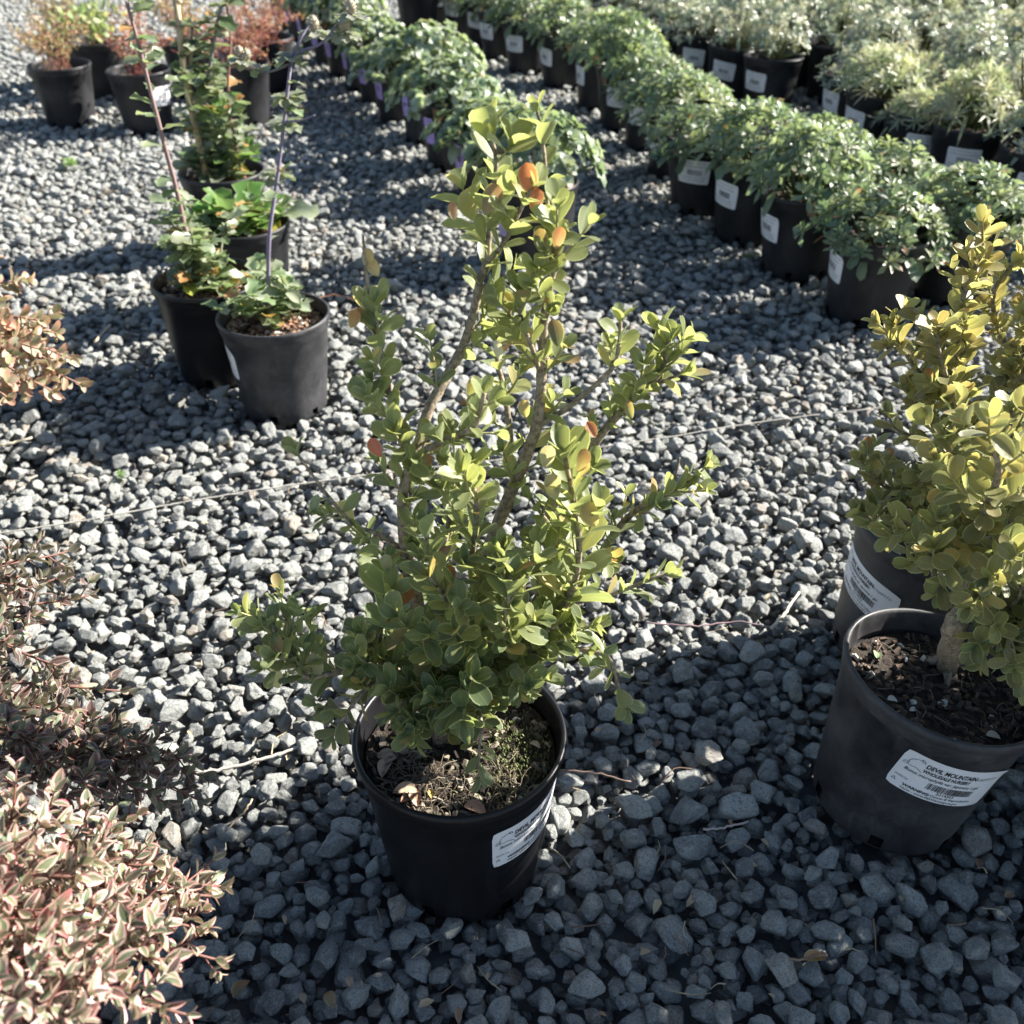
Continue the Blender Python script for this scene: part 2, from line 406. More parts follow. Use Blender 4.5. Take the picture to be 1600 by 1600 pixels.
def make_soil(seed, fine=True, litter='bark'):
    rng = random.Random(seed); mb = MB(); rr = wall_r(SOIL_Z)-.0025
    nr, na = (14, 40) if fine else (5, 20)
    vs = []; fs = []
    for i in range(nr+1):
        for k in range(na):
            r = rr*i/nr; a = 2*math.pi*k/na
            z = 0.005*noise.noise(Vector((r*math.cos(a)*40, r*math.sin(a)*40, seed))) + 0.002*noise.noise(Vector((r*math.cos(a)*160, r*math.sin(a)*160, seed)))
            if i == 0: z = 0.002
            vs.append((r*math.cos(a), r*math.sin(a), z))
    for i in range(nr):
        for k in range(na):
            k2 = (k+1) % na; fs.append((i*na+k, (i+1)*na+k, (i+1)*na+k2, i*na+k2))
    mb.add(vs, fs); soil = mb.mesh('soil', M['soil'])
    ch = MB()
    n = {'bark': 420, 'straw': 300, 'brown': 420, 'dark': 330}[litter] if fine else 60
    for i in range(n):
        r = rr*math.sqrt(rng.random())*.96; a = rng.uniform(0, 6.283)
        p = Vector((r*math.cos(a), r*math.sin(a), .002))
        p.z += 0.005*noise.noise(Vector((p.x*40, p.y*40, seed)))
        if litter == 'brown': col = rng.choice([(.32, .17, .10), (.42, .26, .17), (.20, .11, .07), (.10, .06, .04), (.5, .34, .24)])
        elif litter == 'straw': col = rng.choice([(.05, .038, .03), (.22, .18, .13), (.03, .025, .02), (.30, .26, .2), (.08, .07, .05)])
        else: col = rng.choice([(.06, .04, .03), (.035, .026, .02), (.10, .06, .04), (.045, .035, .028), (.13, .085, .06)])
        if rng.random() < .035: col = (.6, .6, .55)
        big = 1.0 if litter != 'brown' else 1.15
        a_, b_, c_ = rng.uniform(.002, .0065)*big, rng.uniform(.0012, .003)*big, rng.uniform(.0006, .0016)
        q = Euler((rng.uniform(-.5, .5), rng.uniform(-.5, .5), rng.uniform(0, 6.28))).to_matrix()
        vv = []
        for s in ((-1, -1, -1), (1, -.8, -1), (1, 1, -1), (-1, .8, -1), (-.8, -.8, 1), (.9, -.6, 1), (.7, .8, 1), (-.7, .7, 1)):
            vv.append(p + q @ Vector((s[0]*a_*rng.uniform(.7, 1), s[1]*b_, s[2]*c_)))
        ch.add([x[:] for x in vv], [(0, 3, 2, 1), (4, 5, 6, 7), (0, 1, 5, 4), (1, 2, 6, 5), (2, 3, 7, 6), (3, 0, 4, 7)], None, (*col, 0))
    if litter in ('straw', 'dark') and fine:
        for i in range(300 if litter == 'straw' else 70):
            if litter == 'straw':   # dry grass roots gather at the near half of the pot
                a = rng.uniform(math.pi*1.02, math.pi*1.9); r = rr*math.sqrt(rng.uniform(.08, .95))*.93
            else: a = rng.uniform(0, 6.28); r = rr*math.sqrt(rng.random())*.9
            p = Vector((r*math.cos(a), r*math.sin(a), .003)); d = Vector((rng.gauss(0, 1), rng.gauss(0, 1), 0)).normalized()
            ln = rng.uniform(.006, .022); b = Vector((-d.y, d.x, 0))*rng.uniform(-.4, .4)
            pts = [p, p+d*ln*.5+b*ln*.5+Vector((0, 0, rng.uniform(.001, .005))), p+d*ln+Vector((0, 0, -.001))]
            pts = [Vector((q.x*min(1, rr*.97/max(q.xy.length, 1e-6)), q.y*min(1, rr*.97/max(q.xy.length, 1e-6)), q.z)) for q in pts]
            col = rng.choice([(.42, .33, .22), (.30, .23, .15), (.5, .42, .31), (.22, .16, .11)])
            tube(ch, smooth_path(pts, 3), .00042, .0002, 4, (*(Vector(col)*.5), 0), rng=rng, cap=False)
    if litter == 'straw':
        for i in range(700):      # moss on the right-hand side
            x, y = rng.gauss(.045, .018), rng.gauss(-.012, .030)
            if math.hypot(x, y) > rr*.95: continue
            z = .003+0.005*noise.noise(Vector((x*40, y*40, seed))); d = (rv(rng)*.6+Vector((0, 0, 1))).normalized()
            col = Vector(rng.choice([(.10, .13, .04), (.16, .19, .06), (.07, .09, .03), (.24, .26, .10)]))
            tube(ch, [(x, y, z), (x+d.x*.003, y+d.y*.003, z+d.z*.003)], .0008, .0002, 3, (*col, 0), rng=rng, cap=False)
        for (x, y, l, col) in ((-.060, -.030, .018, (.42, .31, .22)), (-.062, -.018, .015, (.36, .27, .2)), (-.050, -.045, .019, (.50, .38, .27)), (-.043, -.054, .016, (.48, .28, .18)), (-.030, -.058, .016, (.52, .33, .22)),
                               (.022, -.066, .019, (.55, .33, .22)), (-.055, .0, .014, (.30, .22, .17)), (-.020, -.050, .008, (.55, .38, .10)), (.064, .000, .010, (.42, .34, .25)), (-.066, -.01, .014, (.40, .3, .22))):
            a = math.atan2(-y, -x)+rng.uniform(-1.0, 1.0); add_leaf(ch, leaf_shape('box', True, 1, rng, cup=.6, curl=.3), frame((x, y, .005), (math.cos(a), math.sin(a), .3), (0, 0, 1), l), (*col, 0))
    if litter == 'dark':
        for (x, y, l, col) in ((.022, -.052, .012, (.55, .50, .42)), (-.052, -.022, .009, (.6, .6, .55)), (-.030, -.030, .006, (.6, .6, .56)), (-.045, .03, .010, (.20, .28, .14)), (.0, -.02, .006, (.5, .5, .45))):
            a = rng.uniform(0, 6.28); add_leaf(ch, leaf_shape('round', True, 1, rng, cup=.6, curl=.4), frame((x, y, .006), (math.cos(a), math.sin(a), .3), (0, 0, 1), l), (*col, 0))
    chips = ch.mesh('soil_litter', M['chips'], smooth=False, tint=True)
    return soil, chips
SOIL_FAR = [make_soil(90+i, False) for i in range(2)]

# ---- labels wrapped onto the pot wall: the sheet is drawn flat (x right, y up, metres), then bent round the pot
def bend(v, th0, zc, rot, lift):
    out = np.empty_like(v)
    c, s = math.cos(rot), math.sin(rot)
    x = v[:, 0]*c - v[:, 1]*s; y = v[:, 0]*s + v[:, 1]*c
    z = zc + y
    r = RB + (RT-.004-RB)*(z/PH) + lift
    th = th0 + x/(wall_r(zc))
    out[:, 0] = r*np.cos(th); out[:, 1] = r*np.sin(th); out[:, 2] = z
    return out
def label_sheet(w_, h_, th0, zc, rot=0, mat='label', rad=.004, lift=.0009, name='label'):
    nx, ny = 16, 6; V = []; Fc = []
    for j in range(ny+1):
        y = -h_/2 + h_*j/ny
        for i in range(nx+1):
            x = -w_/2 + w_*i/nx
            # rounded corners
            dx = abs(x)-(w_/2-rad); dy = abs(y)-(h_/2-rad)
            xx, yy = x, y
            if dx > 0 and dy > 0:
                l = math.hypot(dx, dy)
                if l > rad: xx = math.copysign(w_/2-rad+dx/l*rad, x); yy = math.copysign(h_/2-rad+dy/l*rad, y)
            V.append((xx, yy, 0))
    for j in range(ny):
        for i in range(nx):
            a = j*(nx+1)+i; Fc.append((a, a+1, a+nx+2, a+nx+1))
    mb = MB(); V = np.array(V)
    B_ = bend(V, th0, zc, rot, lift); rad_ = B_.copy(); rad_[:, 2] = 0; rad_ /= np.linalg.norm(rad_, axis=1)[:, None]
    q_ = np.clip((V[:, 0]/(w_/2)+V[:, 1]/(h_/2)-1.45)/.55, 0, 1)**2*.0028
    mb.add(B_+rad_*q_[:, None], Fc)
    return mb.mesh(name, M[mat])
def rect(mb, x0, y0, x1, y1, mi=0):
    n = max(1, int(abs(x1-x0)/.004)); V = []; Fc = []
    for i in range(n+1):
        x = x0+(x1-x0)*i/n; V += [(x, y0, 0), (x, y1, 0)]
    for i in range(n): Fc.append((2*i, 2*i+2, 2*i+3, 2*i+1))
    mb.add(V, Fc, mi=mi)
def text_into(mb, txt, x, y, size, sxf=1.0, bold=0.0, shear=0.0, mi=0):
    cu = bpy.data.curves.new('lettering', 'FONT'); cu.body = txt; cu.size = size; cu.offset = bold; cu.shear = shear; cu.resolution_u = 3
    o = bpy.data.objects.new('lettering', cu); C.objects.link(o)
    dg = bpy.context.evaluated_depsgraph_get()
    me = bpy.data.meshes.new_from_object(o.evaluated_get(dg))
    V = np.array([v.co[:] for v in me.vertices]) if len(me.vertices) else np.zeros((0, 3))
    if len(V):
        V[:, 0] = V[:, 0]*sxf + x; V[:, 1] += y; V[:, 2] = 0
        mb.add(V, [tuple(p.vertices) for p in me.polygons], mi=mi)
    bpy.data.objects.remove(o); bpy.data.curves.remove(cu); bpy.data.meshes.remove(me)
def strokes(mb, pts, wd, mi=0):
    for (x0, y0), (x1, y1) in zip(pts[:-1], pts[1:]):
        d = Vector((x1-x0, y1-y0)); l = d.length or 1e-6; n = Vector((-d.y, d.x))/l*wd/2
        mb.add([(x0+n.x, y0+n.y, 0), (x0-n.x, y0-n.y, 0), (x1-n.x, y1-n.y, 0), (x1+n.x, y1+n.y, 0)], [(0, 1, 2, 3)], mi=mi)
def barcode(mb, x0, x1, y0, y1, seed=3):
    rng = random.Random(seed); x = x0
    while x < x1:
        w_ = rng.choice([.0004, .0004, .0007, .0010]); g = rng.choice([.0004, .0005, .0008])
        rect(mb, x, y0, min(x+w_, x1), y1); x += w_+g
def print_sheet(full=True, date='04/05/24'):
    mb = MB()
    W, Hh = .092, .046
    # the little mountain drawing
    strokes(mb, [(-.0435, .0080), (-.0418, .0098), (-.0395, .0096), (-.0402, .0118), (-.0385, .0150), (-.0350, .0172), (-.0325, .0174)], .00042)
    strokes(mb, [(-.0325, .0190), (-.0300, .0182), (-.0292, .0160), (-.0318, .0165), (-.0325, .0190)], .00042)
    strokes(mb, [(-.0440, .0068), (-.0400, .0074), (-.0360, .0070), (-.0335, .0080), (-.0300, .0065), (-.0275, .0050)], .00036)
    strokes(mb, [(-.0395, .0096), (-.0402, .0075)], .00036)
    text_into(mb, 'DEVIL MOUNTAIN', -.0272, .0118, .0067, .78, .00016)
    text_into(mb, 'WHOLESALE NURSERY', -.0272, .0062, .0053, .74, .00013)
    text_into(mb, 'BUXJAPOTO', .0150, .0118, .0040, 1.0, 0, mi=1)
    text_into(mb, 'Buxus microphylla var. japonica 1 gal.', -.0400, .0006, .0047, .93, .00003, shear=.2)
    barcode(mb, -.0170, .0240, -.0098, -.0022)
    text_into(mb, '2214353', -.0060, -.0133, .0042, 1.1, .00003)
    text_into(mb, date, -.0430, -.0098, .0031, 1.0, 0, mi=1)
    strokes(mb, [(-.0430, -.0160), (-.0412, -.0130), (-.0394, -.0160), (-.0430, -.0160)], .00035)
    text_into(mb, 'WARNING:', -.0330, -.0172, .0042, 1.1, .00013)
    text_into(mb, 'Cancer & Reproductive', -.0090, -.0172, .0038, 1.05, .00002)
    text_into(mb, 'Harm - www.P65Warnings.ca.gov', -.0330, -.0212, .0036, 1.05, .00002)
    return mb
def bent_print(src, name, th0, zc, rot, dx=0):
    mb = MB(); mb.n = src.n; mb.f = src.f; mb.uv = src.uv; mb.t = src.t; mb.mi = src.mi
    mb.v = [bend(np.concatenate(src.v), th0, zc, rot, .0013)]
    return mb.mesh(name, [M['ink'], M['ink_grey']], smooth=False)
PRINT = print_sheet()
def faint_print(w_, h_, seed):
    """far labels: rows of print too small to read, and a bar code"""
    rng = random.Random(seed); mb = MB()
    for k, yy in enumerate((.36, .22, -.26, -.38)):
        x = -w_*.42
        while x < w_*.35:
            l = rng.uniform(.003, .008); rect(mb, x, h_*yy, min(x+l, w_*.42), h_*yy+.0014, 1); x += l+.0015
    barcode(mb, -w_*.18, w_*.26, -h_*.14, h_*.10, seed)
    return mb
FAR = {}
def far_label(kind, th_deg):
    key = (kind, th_deg)
    if key not in FAR:
        w_, h_ = (.072, .050) if kind == 'label' else (.034, .062)
        th = R(th_deg)
        fp = faint_print(w_, h_, len(FAR)+5)
        mb = MB(); mb.n = fp.n; mb.f = fp.f; mb.uv = fp.uv; mb.t = fp.t; mb.mi = fp.mi
        mb.v = [bend(np.concatenate(fp.v), th, .098, R(-3), .0013)]
        FAR[key] = (label_sheet(w_, h_, th, .098, R(-3), kind), mb.mesh('print', [M['ink_grey'], M['ink_grey']], smooth=False))
    return FAR[key]

def stand(rim, tx, ty):
    """base point of a pot whose rim centre is given and which leans by (tx, ty)"""
    return Vector(rim) - Euler((tx, ty, 0)).to_matrix() @ Vector((0, 0, PH))
def potted(name, label, cat, loc, rz=0.0, group=None, pot=0, tilt=(0, 0), scale=1.0):
    t = empty(name, loc, rz); t.rotation_euler = (tilt[0], tilt[1], rz); t.scale = (scale,)*3
    tag(t, label, cat, group)
    b = link_mesh('pot', POT[pot], t); link_mesh('rim', RIM[pot], b)
    return t
def soil_in(t, pair):
    s = link_mesh('soil', pair[0], t); s.location = (0, 0, SOIL_Z)
    c = link_mesh('litter', pair[1], s); c['kind'] = 'stuff'
    return s
def add_label(t, kind, th_deg):
    a, p = far_label(kind, th_deg)
    l = link_mesh('label', a, t); link_mesh('print', p, l)
    return l

# ------------------------------------------------------------------ ground and gravel
G0 = MB(); S_ = 60.0
G0.add([(-S_, -S_, 0), (S_, -S_, 0), (S_, S_, 0), (-S_, S_, 0)], [(0, 1, 2, 3)])
ground = link_mesh('ground', G0.mesh('ground', M['ground'], smooth=False)); tag(ground, kind='structure')

def rock_mesh(seed):
    import bmesh
    rng = random.Random(seed)
    bm = bmesh.new(); bmesh.ops.create_icosphere(bm, subdivisions=4, radius=1)
    npl = rng.randint(8, 13); pl = []
    for i in range(npl):
        d = rv(rng)
        for _ in range(20):
            if all(d.dot(q[0]) < .66 for q in pl): break
            d = rv(rng)
        pl.append((d, rng.uniform(.62, 1.0)))
    pw = rng.choice([60, 90, 140, 200])
    off = Vector((seed*3.1, 0, 0))
    for v in bm.verts:
        d = v.co.normalized()
        s = sum((max(d.dot(n), 0)/h)**pw for n, h in pl) + (1/1.30)**pw
        r = s**(-1/pw)
        r *= 1+.07*noise.noise(d*1.7+off)+.05*noise.noise(d*4.5+off)+.02*noise.noise(d*11+off)
        v.co = d*r
    me = bpy.data.meshes.new('stone'); bm.to_mesh(me); bm.free()
    # normalise to unit half-extents
    co = np.empty(len(me.vertices)*3); me.vertices.foreach_get('co', co); co = co.reshape(-1, 3)
    co -= (co.max(0)+co.min(0))/2; co /= ((co.max(0)-co.min(0))/2)
    me.vertices.foreach_set('co', co.ravel())
    me.polygons.foreach_set('use_smooth', [True]*len(me.polygons)); me.materials.append(M['stone']); me.update()
    return me
NPROTO = 28
ROCK = [rock_mesh(i+1) for i in range(NPROTO)]

def deposit(T=1.9, per_m2=9600, seed=5):
    rs = np.random.RandomState(seed); res = .0022; n = int(T/res); Hm = np.zeros((n, n), np.float32)
    N = int(per_m2*T*T)
    size = np.clip(rs.lognormal(math.log(.0062), .33, N), .0024, .0135)
    size[:N//2] *= .92
    out = np.empty((N, 10))
    for i in range(N):
        s = size[i]; a = s*rs.uniform(1.0, 1.45); b = s*rs.uniform(.82, 1.1); c = s*rs.uniform(.62, .9)
        th = rs.uniform(0, math.pi*2); ct, st = math.cos(th), math.sin(th)
        k = int(a/res)+1; g = np.arange(-k, k+1)*res
        X, Y = np.meshgrid(g, g, indexing='ij')
        q = 1-((X*ct+Y*st)/a)**2-((-X*st+Y*ct)/b)**2
        ii, jj = np.nonzero(q > 0); pr = c*np.sqrt(q[ii, jj])
        best = None
        for _ in range(5):
            cx, cy = rs.randint(0, n, 2)
            I = (ii-k+cx) % n; J = (jj-k+cy) % n
            z = float((Hm[I, J]+pr).max())-c*.22
            if best is None or z < best[0]: best = (z, cx, cy, I, J)
        z, cx, cy, I, J = best
        Hm[I, J] = np.maximum(Hm[I, J], z+pr)
        # lean with the slope it lies on
        out[i] = (cx*res, cy*res, z, a, b, c, rs.normal(0, .22), rs.normal(0, .22), th, rs.randint(NPROTO))
    return out, float(Hm.mean()), T
dep, hmean, TT = deposit()
dep[:, 2] -= hmean + .004
ground.location.z = -hmean - .010

POTS_ON_GRAVEL = []      # (x, y) of every pot base; stones under them are cleared away
def lay_gravel():
    rs = np.random.RandomState(11)
    tiles = []
    for i in range(-3, 4):
        for j in range(-1, 5):
            d = dep.copy(); d[:, 0] += i*TT - .95; d[:, 1] += j*TT - .3 + (i % 2)*.73
            Y = d[:, 1]; keep = (Y > -.25) & (Y < 5.9) & (np.abs(d[:, 0]) < .56*np.maximum(Y, 0)+.62)
            d = d[keep]
            if i or j: d[:, 9] = rs.randint(0, NPROTO, len(d))
            tiles.append(d)
    D = np.concatenate(tiles)
    # keep only what can be seen: buried stones far away are dropped
    for (x, y) in POTS_ON_GRAVEL:
        r = np.hypot(D[:, 0]-x, D[:, 1]-y)
        D = D[(r > RB+.002) | (D[:, 2]+D[:, 5] < -.006)]
    # choose the 300 that show largest
    f = D[:, 1]*cs - (D[:, 2]-CAM_H)*sn; up = D[:, 1]*sn + (D[:, 2]-CAM_H)*cs
    px = 800+1600*D[:, 0]/f; py = 800-1600*up/f
    vis = (px > -20) & (px < 1620) & (py > 0) & (py < 1620) & (D[:, 2]+D[:, 5]*.8 > .001)
    for (x, y) in POTS_ON_GRAVEL:
        vis &= np.hypot(D[:, 0]-x, D[:, 1]-y) > RB+.006
    score = np.where(vis, D[:, 3]*D[:, 4]/f**2, 0)
    # mostly near stones, so that they lie together at the front of the bed
    score *= np.where(f < 0.98, 1, .4)
    top = set(np.argsort(-score)[:300].tolist())
    mask = np.array([i in top for i in range(len(D))])
    proto_used = [False]*NPROTO
    coll = bpy.data.collections.new('stone_shapes')
    for r in D[mask]:
        k = int(r[9])
        o = link_mesh('stone', ROCK[k], ground)
        o.location = (r[0], r[1], r[2]-ground.location.z); o.rotation_euler = (r[6], r[7], r[8]); o.scale = (r[3], r[4], r[5])
    for k in range(NPROTO):
        coll.objects.link(bpy.data.objects.new('stone_shape', ROCK[k]))
    E = D[~mask]
    me = bpy.data.meshes.new('gravel'); me.vertices.add(len(E)); me.vertices.foreach_set('co', E[:, :3].astype(np.float32).ravel())
    for nm, typ, dat in (('rot', 'FLOAT_VECTOR', E[:, 6:9]), ('siz', 'FLOAT_VECTOR', E[:, 3:6])):
        a = me.attributes.new(nm, typ, 'POINT'); a.data.foreach_set('vector', dat.astype(np.float32).ravel())
    a = me.attributes.new('pick', 'INT', 'POINT'); a.data.foreach_set('value', E[:, 9].astype(np.int32))
    me.materials.append(M['stone'])
    o = link_mesh('gravel', me)
    tag(o, 'loose crushed blue-grey gravel covering the nursery yard between the pots', 'gravel', kind='stuff')
    ng = bpy.data.node_groups.new('lay_gravel', 'GeometryNodeTree')
    ng.interface.new_socket('Geometry', in_out='INPUT', socket_type='NodeSocketGeometry')
    ng.interface.new_socket('Geometry', in_out='OUTPUT', socket_type='NodeSocketGeometry')
    gi = ng.nodes.new('NodeGroupInput'); go = ng.nodes.new('NodeGroupOutput')
    ci = ng.nodes.new('GeometryNodeCollectionInfo'); ci.inputs['Collection'].default_value = coll
    ci.inputs['Separate Children'].default_value = True; ci.inputs['Reset Children'].default_value = True
    ip = ng.nodes.new('GeometryNodeInstanceOnPoints'); ip.inputs['Pick Instance'].default_value = True
    def att(nm, typ):
        n = ng.nodes.new('GeometryNodeInputNamedAttribute'); n.data_type = typ; n.inputs[0].default_value = nm; return n.outputs[0]
    e2r = ng.nodes.new('FunctionNodeEulerToRotation')
    ng.links.new(att('rot', 'FLOAT_VECTOR'), e2r.inputs[0])
    ng.links.new(gi.outputs[0], ip.inputs['Points']); ng.links.new(ci.outputs[0], ip.inputs['Instance'])
    ng.links.new(att('pick', 'INT'), ip.inputs['Instance Index']); ng.links.new(e2r.outputs[0], ip.inputs['Rotation'])
    ng.links.new(att('siz', 'FLOAT_VECTOR'), ip.inputs['Scale']); ng.links.new(ip.outputs[0], go.inputs[0])
    md = o.modifiers.new('lay', 'NODES'); md.node_group = ng
    print('gravel stones', len(E), 'hmean', hmean)

# ------------------------------------------------------------------ woody shrubs
class Shrub:
    def __init__(s, seed): s.rng = random.Random(seed); s.leaves = []; s.stems = []; s.twigs = MB()
    def nodes(s, path, L, t0=0.0, t1=1.0, gap=.0095, spread=50, tipset=True, colf=None, skip=.08, shrink=.0, clump=1):
        """opposite leaf pairs, each pair turned 90 degrees from the last"""
        rng = s.rng
        seg = [(path[i+1]-path[i]).length for i in range(len(path)-1)]; tot = sum(seg)
        if tot < 1e-5: return
        ang = rng.uniform(0, 3.14); d = t0*tot + rng.uniform(0, gap)
        ref = None
        def pt(dd):
            acc = 0
            for i, l in enumerate(seg):
                if acc+l >= dd or i == len(seg)-1:
                    k = min(1, max(0, (dd-acc)/max(l, 1e-9))); return path[i].lerp(path[i+1], k), (path[i+1]-path[i]).normalized()
                acc += l
        while d <= t1*tot:
            p, dr = pt(d)
            a = dr.orthogonal().normalized(); b = dr.cross(a)
            fr = d/tot
            for sgn in (0, math.pi):
                if rng.random() < skip: continue
                an = ang+sgn+rng.uniform(-.3, .3)
                side = a*math.cos(an)+b*math.sin(an)
                sp = R(spread+rng.uniform(-16, 16))
                if tipset: sp *= (1-.35*max(0, fr-.6)/.4)
                ld = dr*math.cos(sp)+side*math.sin(sp)
                ld = (ld + Vector((0, 0, .12))).normalized()
                nr = dr - ld*dr.dot(ld) + rv(rng)*.28
                LL = L*rng.uniform(.72, 1.15)*(1-shrink*fr)
                s.leaves.append((p+side*.0008, ld, nr, LL, fr))
            ang += math.pi/2+rng.uniform(-.2, .2); d += gap*rng.uniform(.75, 1.3)
        if tipset:
            p, dr = pt(tot)
            for k in range(3):
                an = ang+k*2.1; a = dr.orthogonal().normalized(); b = dr.cross(a); side = a*math.cos(an)+b*math.sin(an)
                ld = (dr*.85+side*.45).normalized()
                s.leaves.append((p, ld, dr-ld*dr.dot(ld)+rv(rng)*.1, L*rng.uniform(.55, .85), 1.0))
    def stem(s, path, r0, r1, tint=(.30, .24, .15)):
        s.stems.append((path, r0, r1, tint))
    def side_twigs(s, path, every, length, L, t0=.25, t1=.97, up=.5, gap=.0095, tint=(.36, .34, .16), spread=(35, 70), r=.0011, skip=.08, bare=0.0):
        rng = s.rng; n = len(path)
        tot = sum((path[i+1]-path[i]).length for i in range(n-1)); d = t0*tot
        while d < t1*tot:
            fr = d/tot; i = min(n-2, int(fr*(n-1))); p = path[i].lerp(path[i+1], fr*(n-1)-i); dr = (path[i+1]-path[i]).normalized()
            side = rv(rng); side = (side-dr*side.dot(dr)).normalized(); sp = R(rng.uniform(*spread))
            td = (dr*math.cos(sp)+side*math.sin(sp)+Vector((0, 0, up*.6))).normalized()
            ln = length*rng.uniform(.55, 1.35)*(1-.45*fr)
            e = p+td*ln+Vector((0, 0, up*ln*.35))+rv(rng)*ln*.08
            tp = smooth_path([p, p+td*ln*.5, e], 4)
            tube(s.twigs, tp, r, r*.55, 5, (*tint, 0), rng=rng)
            if rng.random() >= bare: s.nodes(tp, L, t0=.12, gap=gap, skip=skip)
            d += every*rng.uniform(.6, 1.4)
    def build(s, thing, wmat, shapes, obj_mat, mass_mat, colour, stem_mat='bark', stem_name='stem', leaf_name='leaf', stem_sides=8):
        inv = thing.matrix_basis.inverted(); rng = s.rng
        for path, r0, r1, tint in s.stems:
            mb = MB(); tube(mb, path, r0, r1, stem_sides, (*tint, 0), rough=.13, rng=rng)
            me = mb.mesh(stem_name, M[stem_mat], tint=True); me.transform(inv)
            link_mesh(stem_name, me, thing)
        if s.twigs.n:
            me = s.twigs.mesh('twigs', M['twig'], tint=True); me.transform(inv)
            link_mesh('twigs', me, thing)['kind'] = 'stuff'
        sc = []
        for i, (p, ld, nr, L, fr, *ov) in enumerate(s.leaves):
            q = project(p+ld*L*.5)
            ok = q and -30 < q[0] < 1630 and -30 < q[1] < 1630
            sc.append(((L/q[2]*(abs((ld.cross(nr.normalized() if nr.length > 1e-6 else ld)).length)) if ok else 0) if q else 0, i))
        sc.sort(reverse=True); near = {i for v, i in sc[:300] if v > 0}
        objmesh = []
        for V, Fc, UV in shapes:
            mb = MB(); mb.add(V, Fc, UV); objmesh.append(mb.mesh(leaf_name, M[obj_mat]))
        mass = MB(); count = 0
        for i, (p, ld, nr, L, fr, *ov) in enumerate(s.leaves):
            k = rng.randrange(len(shapes)); m = frame(p, ld, nr, L); col = ov[0] if ov else colour(p, fr, rng)
            if i in near:
                o = link_mesh(leaf_name, objmesh[k], thing, inv @ m); o.color = col; count += 1
            else: add_leaf(mass, shapes[k], np.array(inv @ m), col)
        if mass.n:
            link_mesh('foliage', mass.mesh('foliage', M[mass_mat], tint=True), thing)['kind'] = 'stuff'
        print(thing.name, 'leaves', len(s.leaves), 'as parts', count)

def px_path(spec, Y0, k=5):
    return smooth_path([at_y(px, py, Y0+dy) for px, py, dy in spec], k)

def box_colour(yellow=0.5, bronze=0.0, zlo=.2, zhi=.62):
    def f(p, fr, rng):
        h = min(1, max(0, (p.z-zlo)/(zhi-zlo)))
        a = Vector((.108, .150, .082)); b = Vector((.192, .222, .108)); g = Vector((.215, .178, .092))
        k = min(1, max(0, h*yellow*1.5 + rng.gauss(0, .22)+.12)); c = a.lerp(b, k)
        if bronze: c = c.lerp(g, min(1, max(0, bronze*(.35+.8*h)+rng.gauss(0, .15))))
        al = 0.0
        r = rng.random()
        if r < .05: c = Vector((.34, .31, .15)); al = rng.uniform(0, .35)
        elif r < .065: al = rng.uniform(.3, .9)
        elif r < .16: c = c.lerp(Vector((.24, .25, .12)), .7)
        c = c*rng.uniform(.95, 1.40)
        return (c.x, c.y, c.z, al)
    return f
srng = random.Random(77)
BOX = [leaf_shape('box', True, 1.0, srng, cup=srng.uniform(.15, .45), curl=srng.uniform(-.05, .30), wfac=srng.uniform(.88, 1.12)) for _ in range(9)]
BOX += [leaf_shape('box_long', True, 1.0, srng, cup=.35, curl=.15) for _ in range(2)]

# ---- the boxwood in the middle of the picture
pA = at_h(718, 1138, PH)
POTS_ON_GRAVEL.append((pA.x, pA.y))
tA = potted('potted_boxwood', 'lanky green boxwood with scorched leaf tips, in a clean black pot alone at centre', 'potted shrub',
            (pA.x, pA.y, -.004), 0, 'boxwoods in black nursery pots', pot=1)
soil_in(tA, make_soil(3, True, 'straw'))
th = R(-35)
lab = link_mesh('label', label_sheet(.092, .048, th, .106, R(2)), tA); link_mesh('lettering', bent_print(PRINT, 'lettering', th, .106, R(2)), lab)
sh = Shrub(21); Y0 = pA.y
base = Vector((pA.x-.005, pA.y+.012, SOIL_Z-.01))
def from_base(spec, r0, r1, b=None, k=5, soft=True, Y=None):
    pts = [at_y(px, py, (Y or Y0)+dy) for px, py, dy in spec]
    return smooth_path(([b] if b is not None else []) + pts, k)
LEN = .0186
DENS = 1.2
def add_branch(spec, r0, r1, b=None, leaves=(.35, 1.0), L=LEN, gap=.0098, twigs=None, tint=(.30, .24, .15), Y=None, skip=.08, shr=None):
    S = shr or sh
    path = from_base(spec, r0, r1, b, Y=Y); S.stem(path, r0*1.12, r1*1.15, tint)
    if leaves: S.nodes(path, L, leaves[0], leaves[1], gap=gap, skip=skip)
    if twigs: S.side_twigs(path, twigs[0]*DENS, twigs[1], L*.93, t0=twigs[2] if len(twigs) > 2 else .25, t1=twigs[3] if len(twigs) > 3 else .97)
    return path
b1 = base+Vector((-.012, 0, 0)); b2 = base+Vector((.012, .004, 0))
add_branch([(655, 960, .00), (638, 887, .0), (629, 786, .0), (638, 716, 0), (612, 624, .01), (594, 549, .015), (581, 480, .02)], .0052, .0014, b1, (.60, 1), twigs=(.020, .036, .30))
add_branch([(581, 480, .02), (575, 449, .02), (567, 367, .02)], .0014, .0007, None, None, tint=(.25, .13, .08))
add_branch([(638, 735, 0), (655, 690, .01), (669, 642, .02), (695, 594, .03), (721, 546, .04), (739, 493, .04), (750, 439, .04), (762, 408, .04)], .0036, .0022, None, (.75, 1), twigs=(.024, .034, .12))
add_branch([(762, 408, .04), (766, 340, .045), (775, 258, .045), (768, 215, .045)], .0019, .0010, None, (.0, 1), L=.0268, gap=.0095, twigs=(.024, .026, .1, .7))
add_branch([(762, 408, .04), (787, 380, .035), (812, 330, .03), (831, 295, .03)], .0016, .0009, None, (.1, 1), L=.0218)
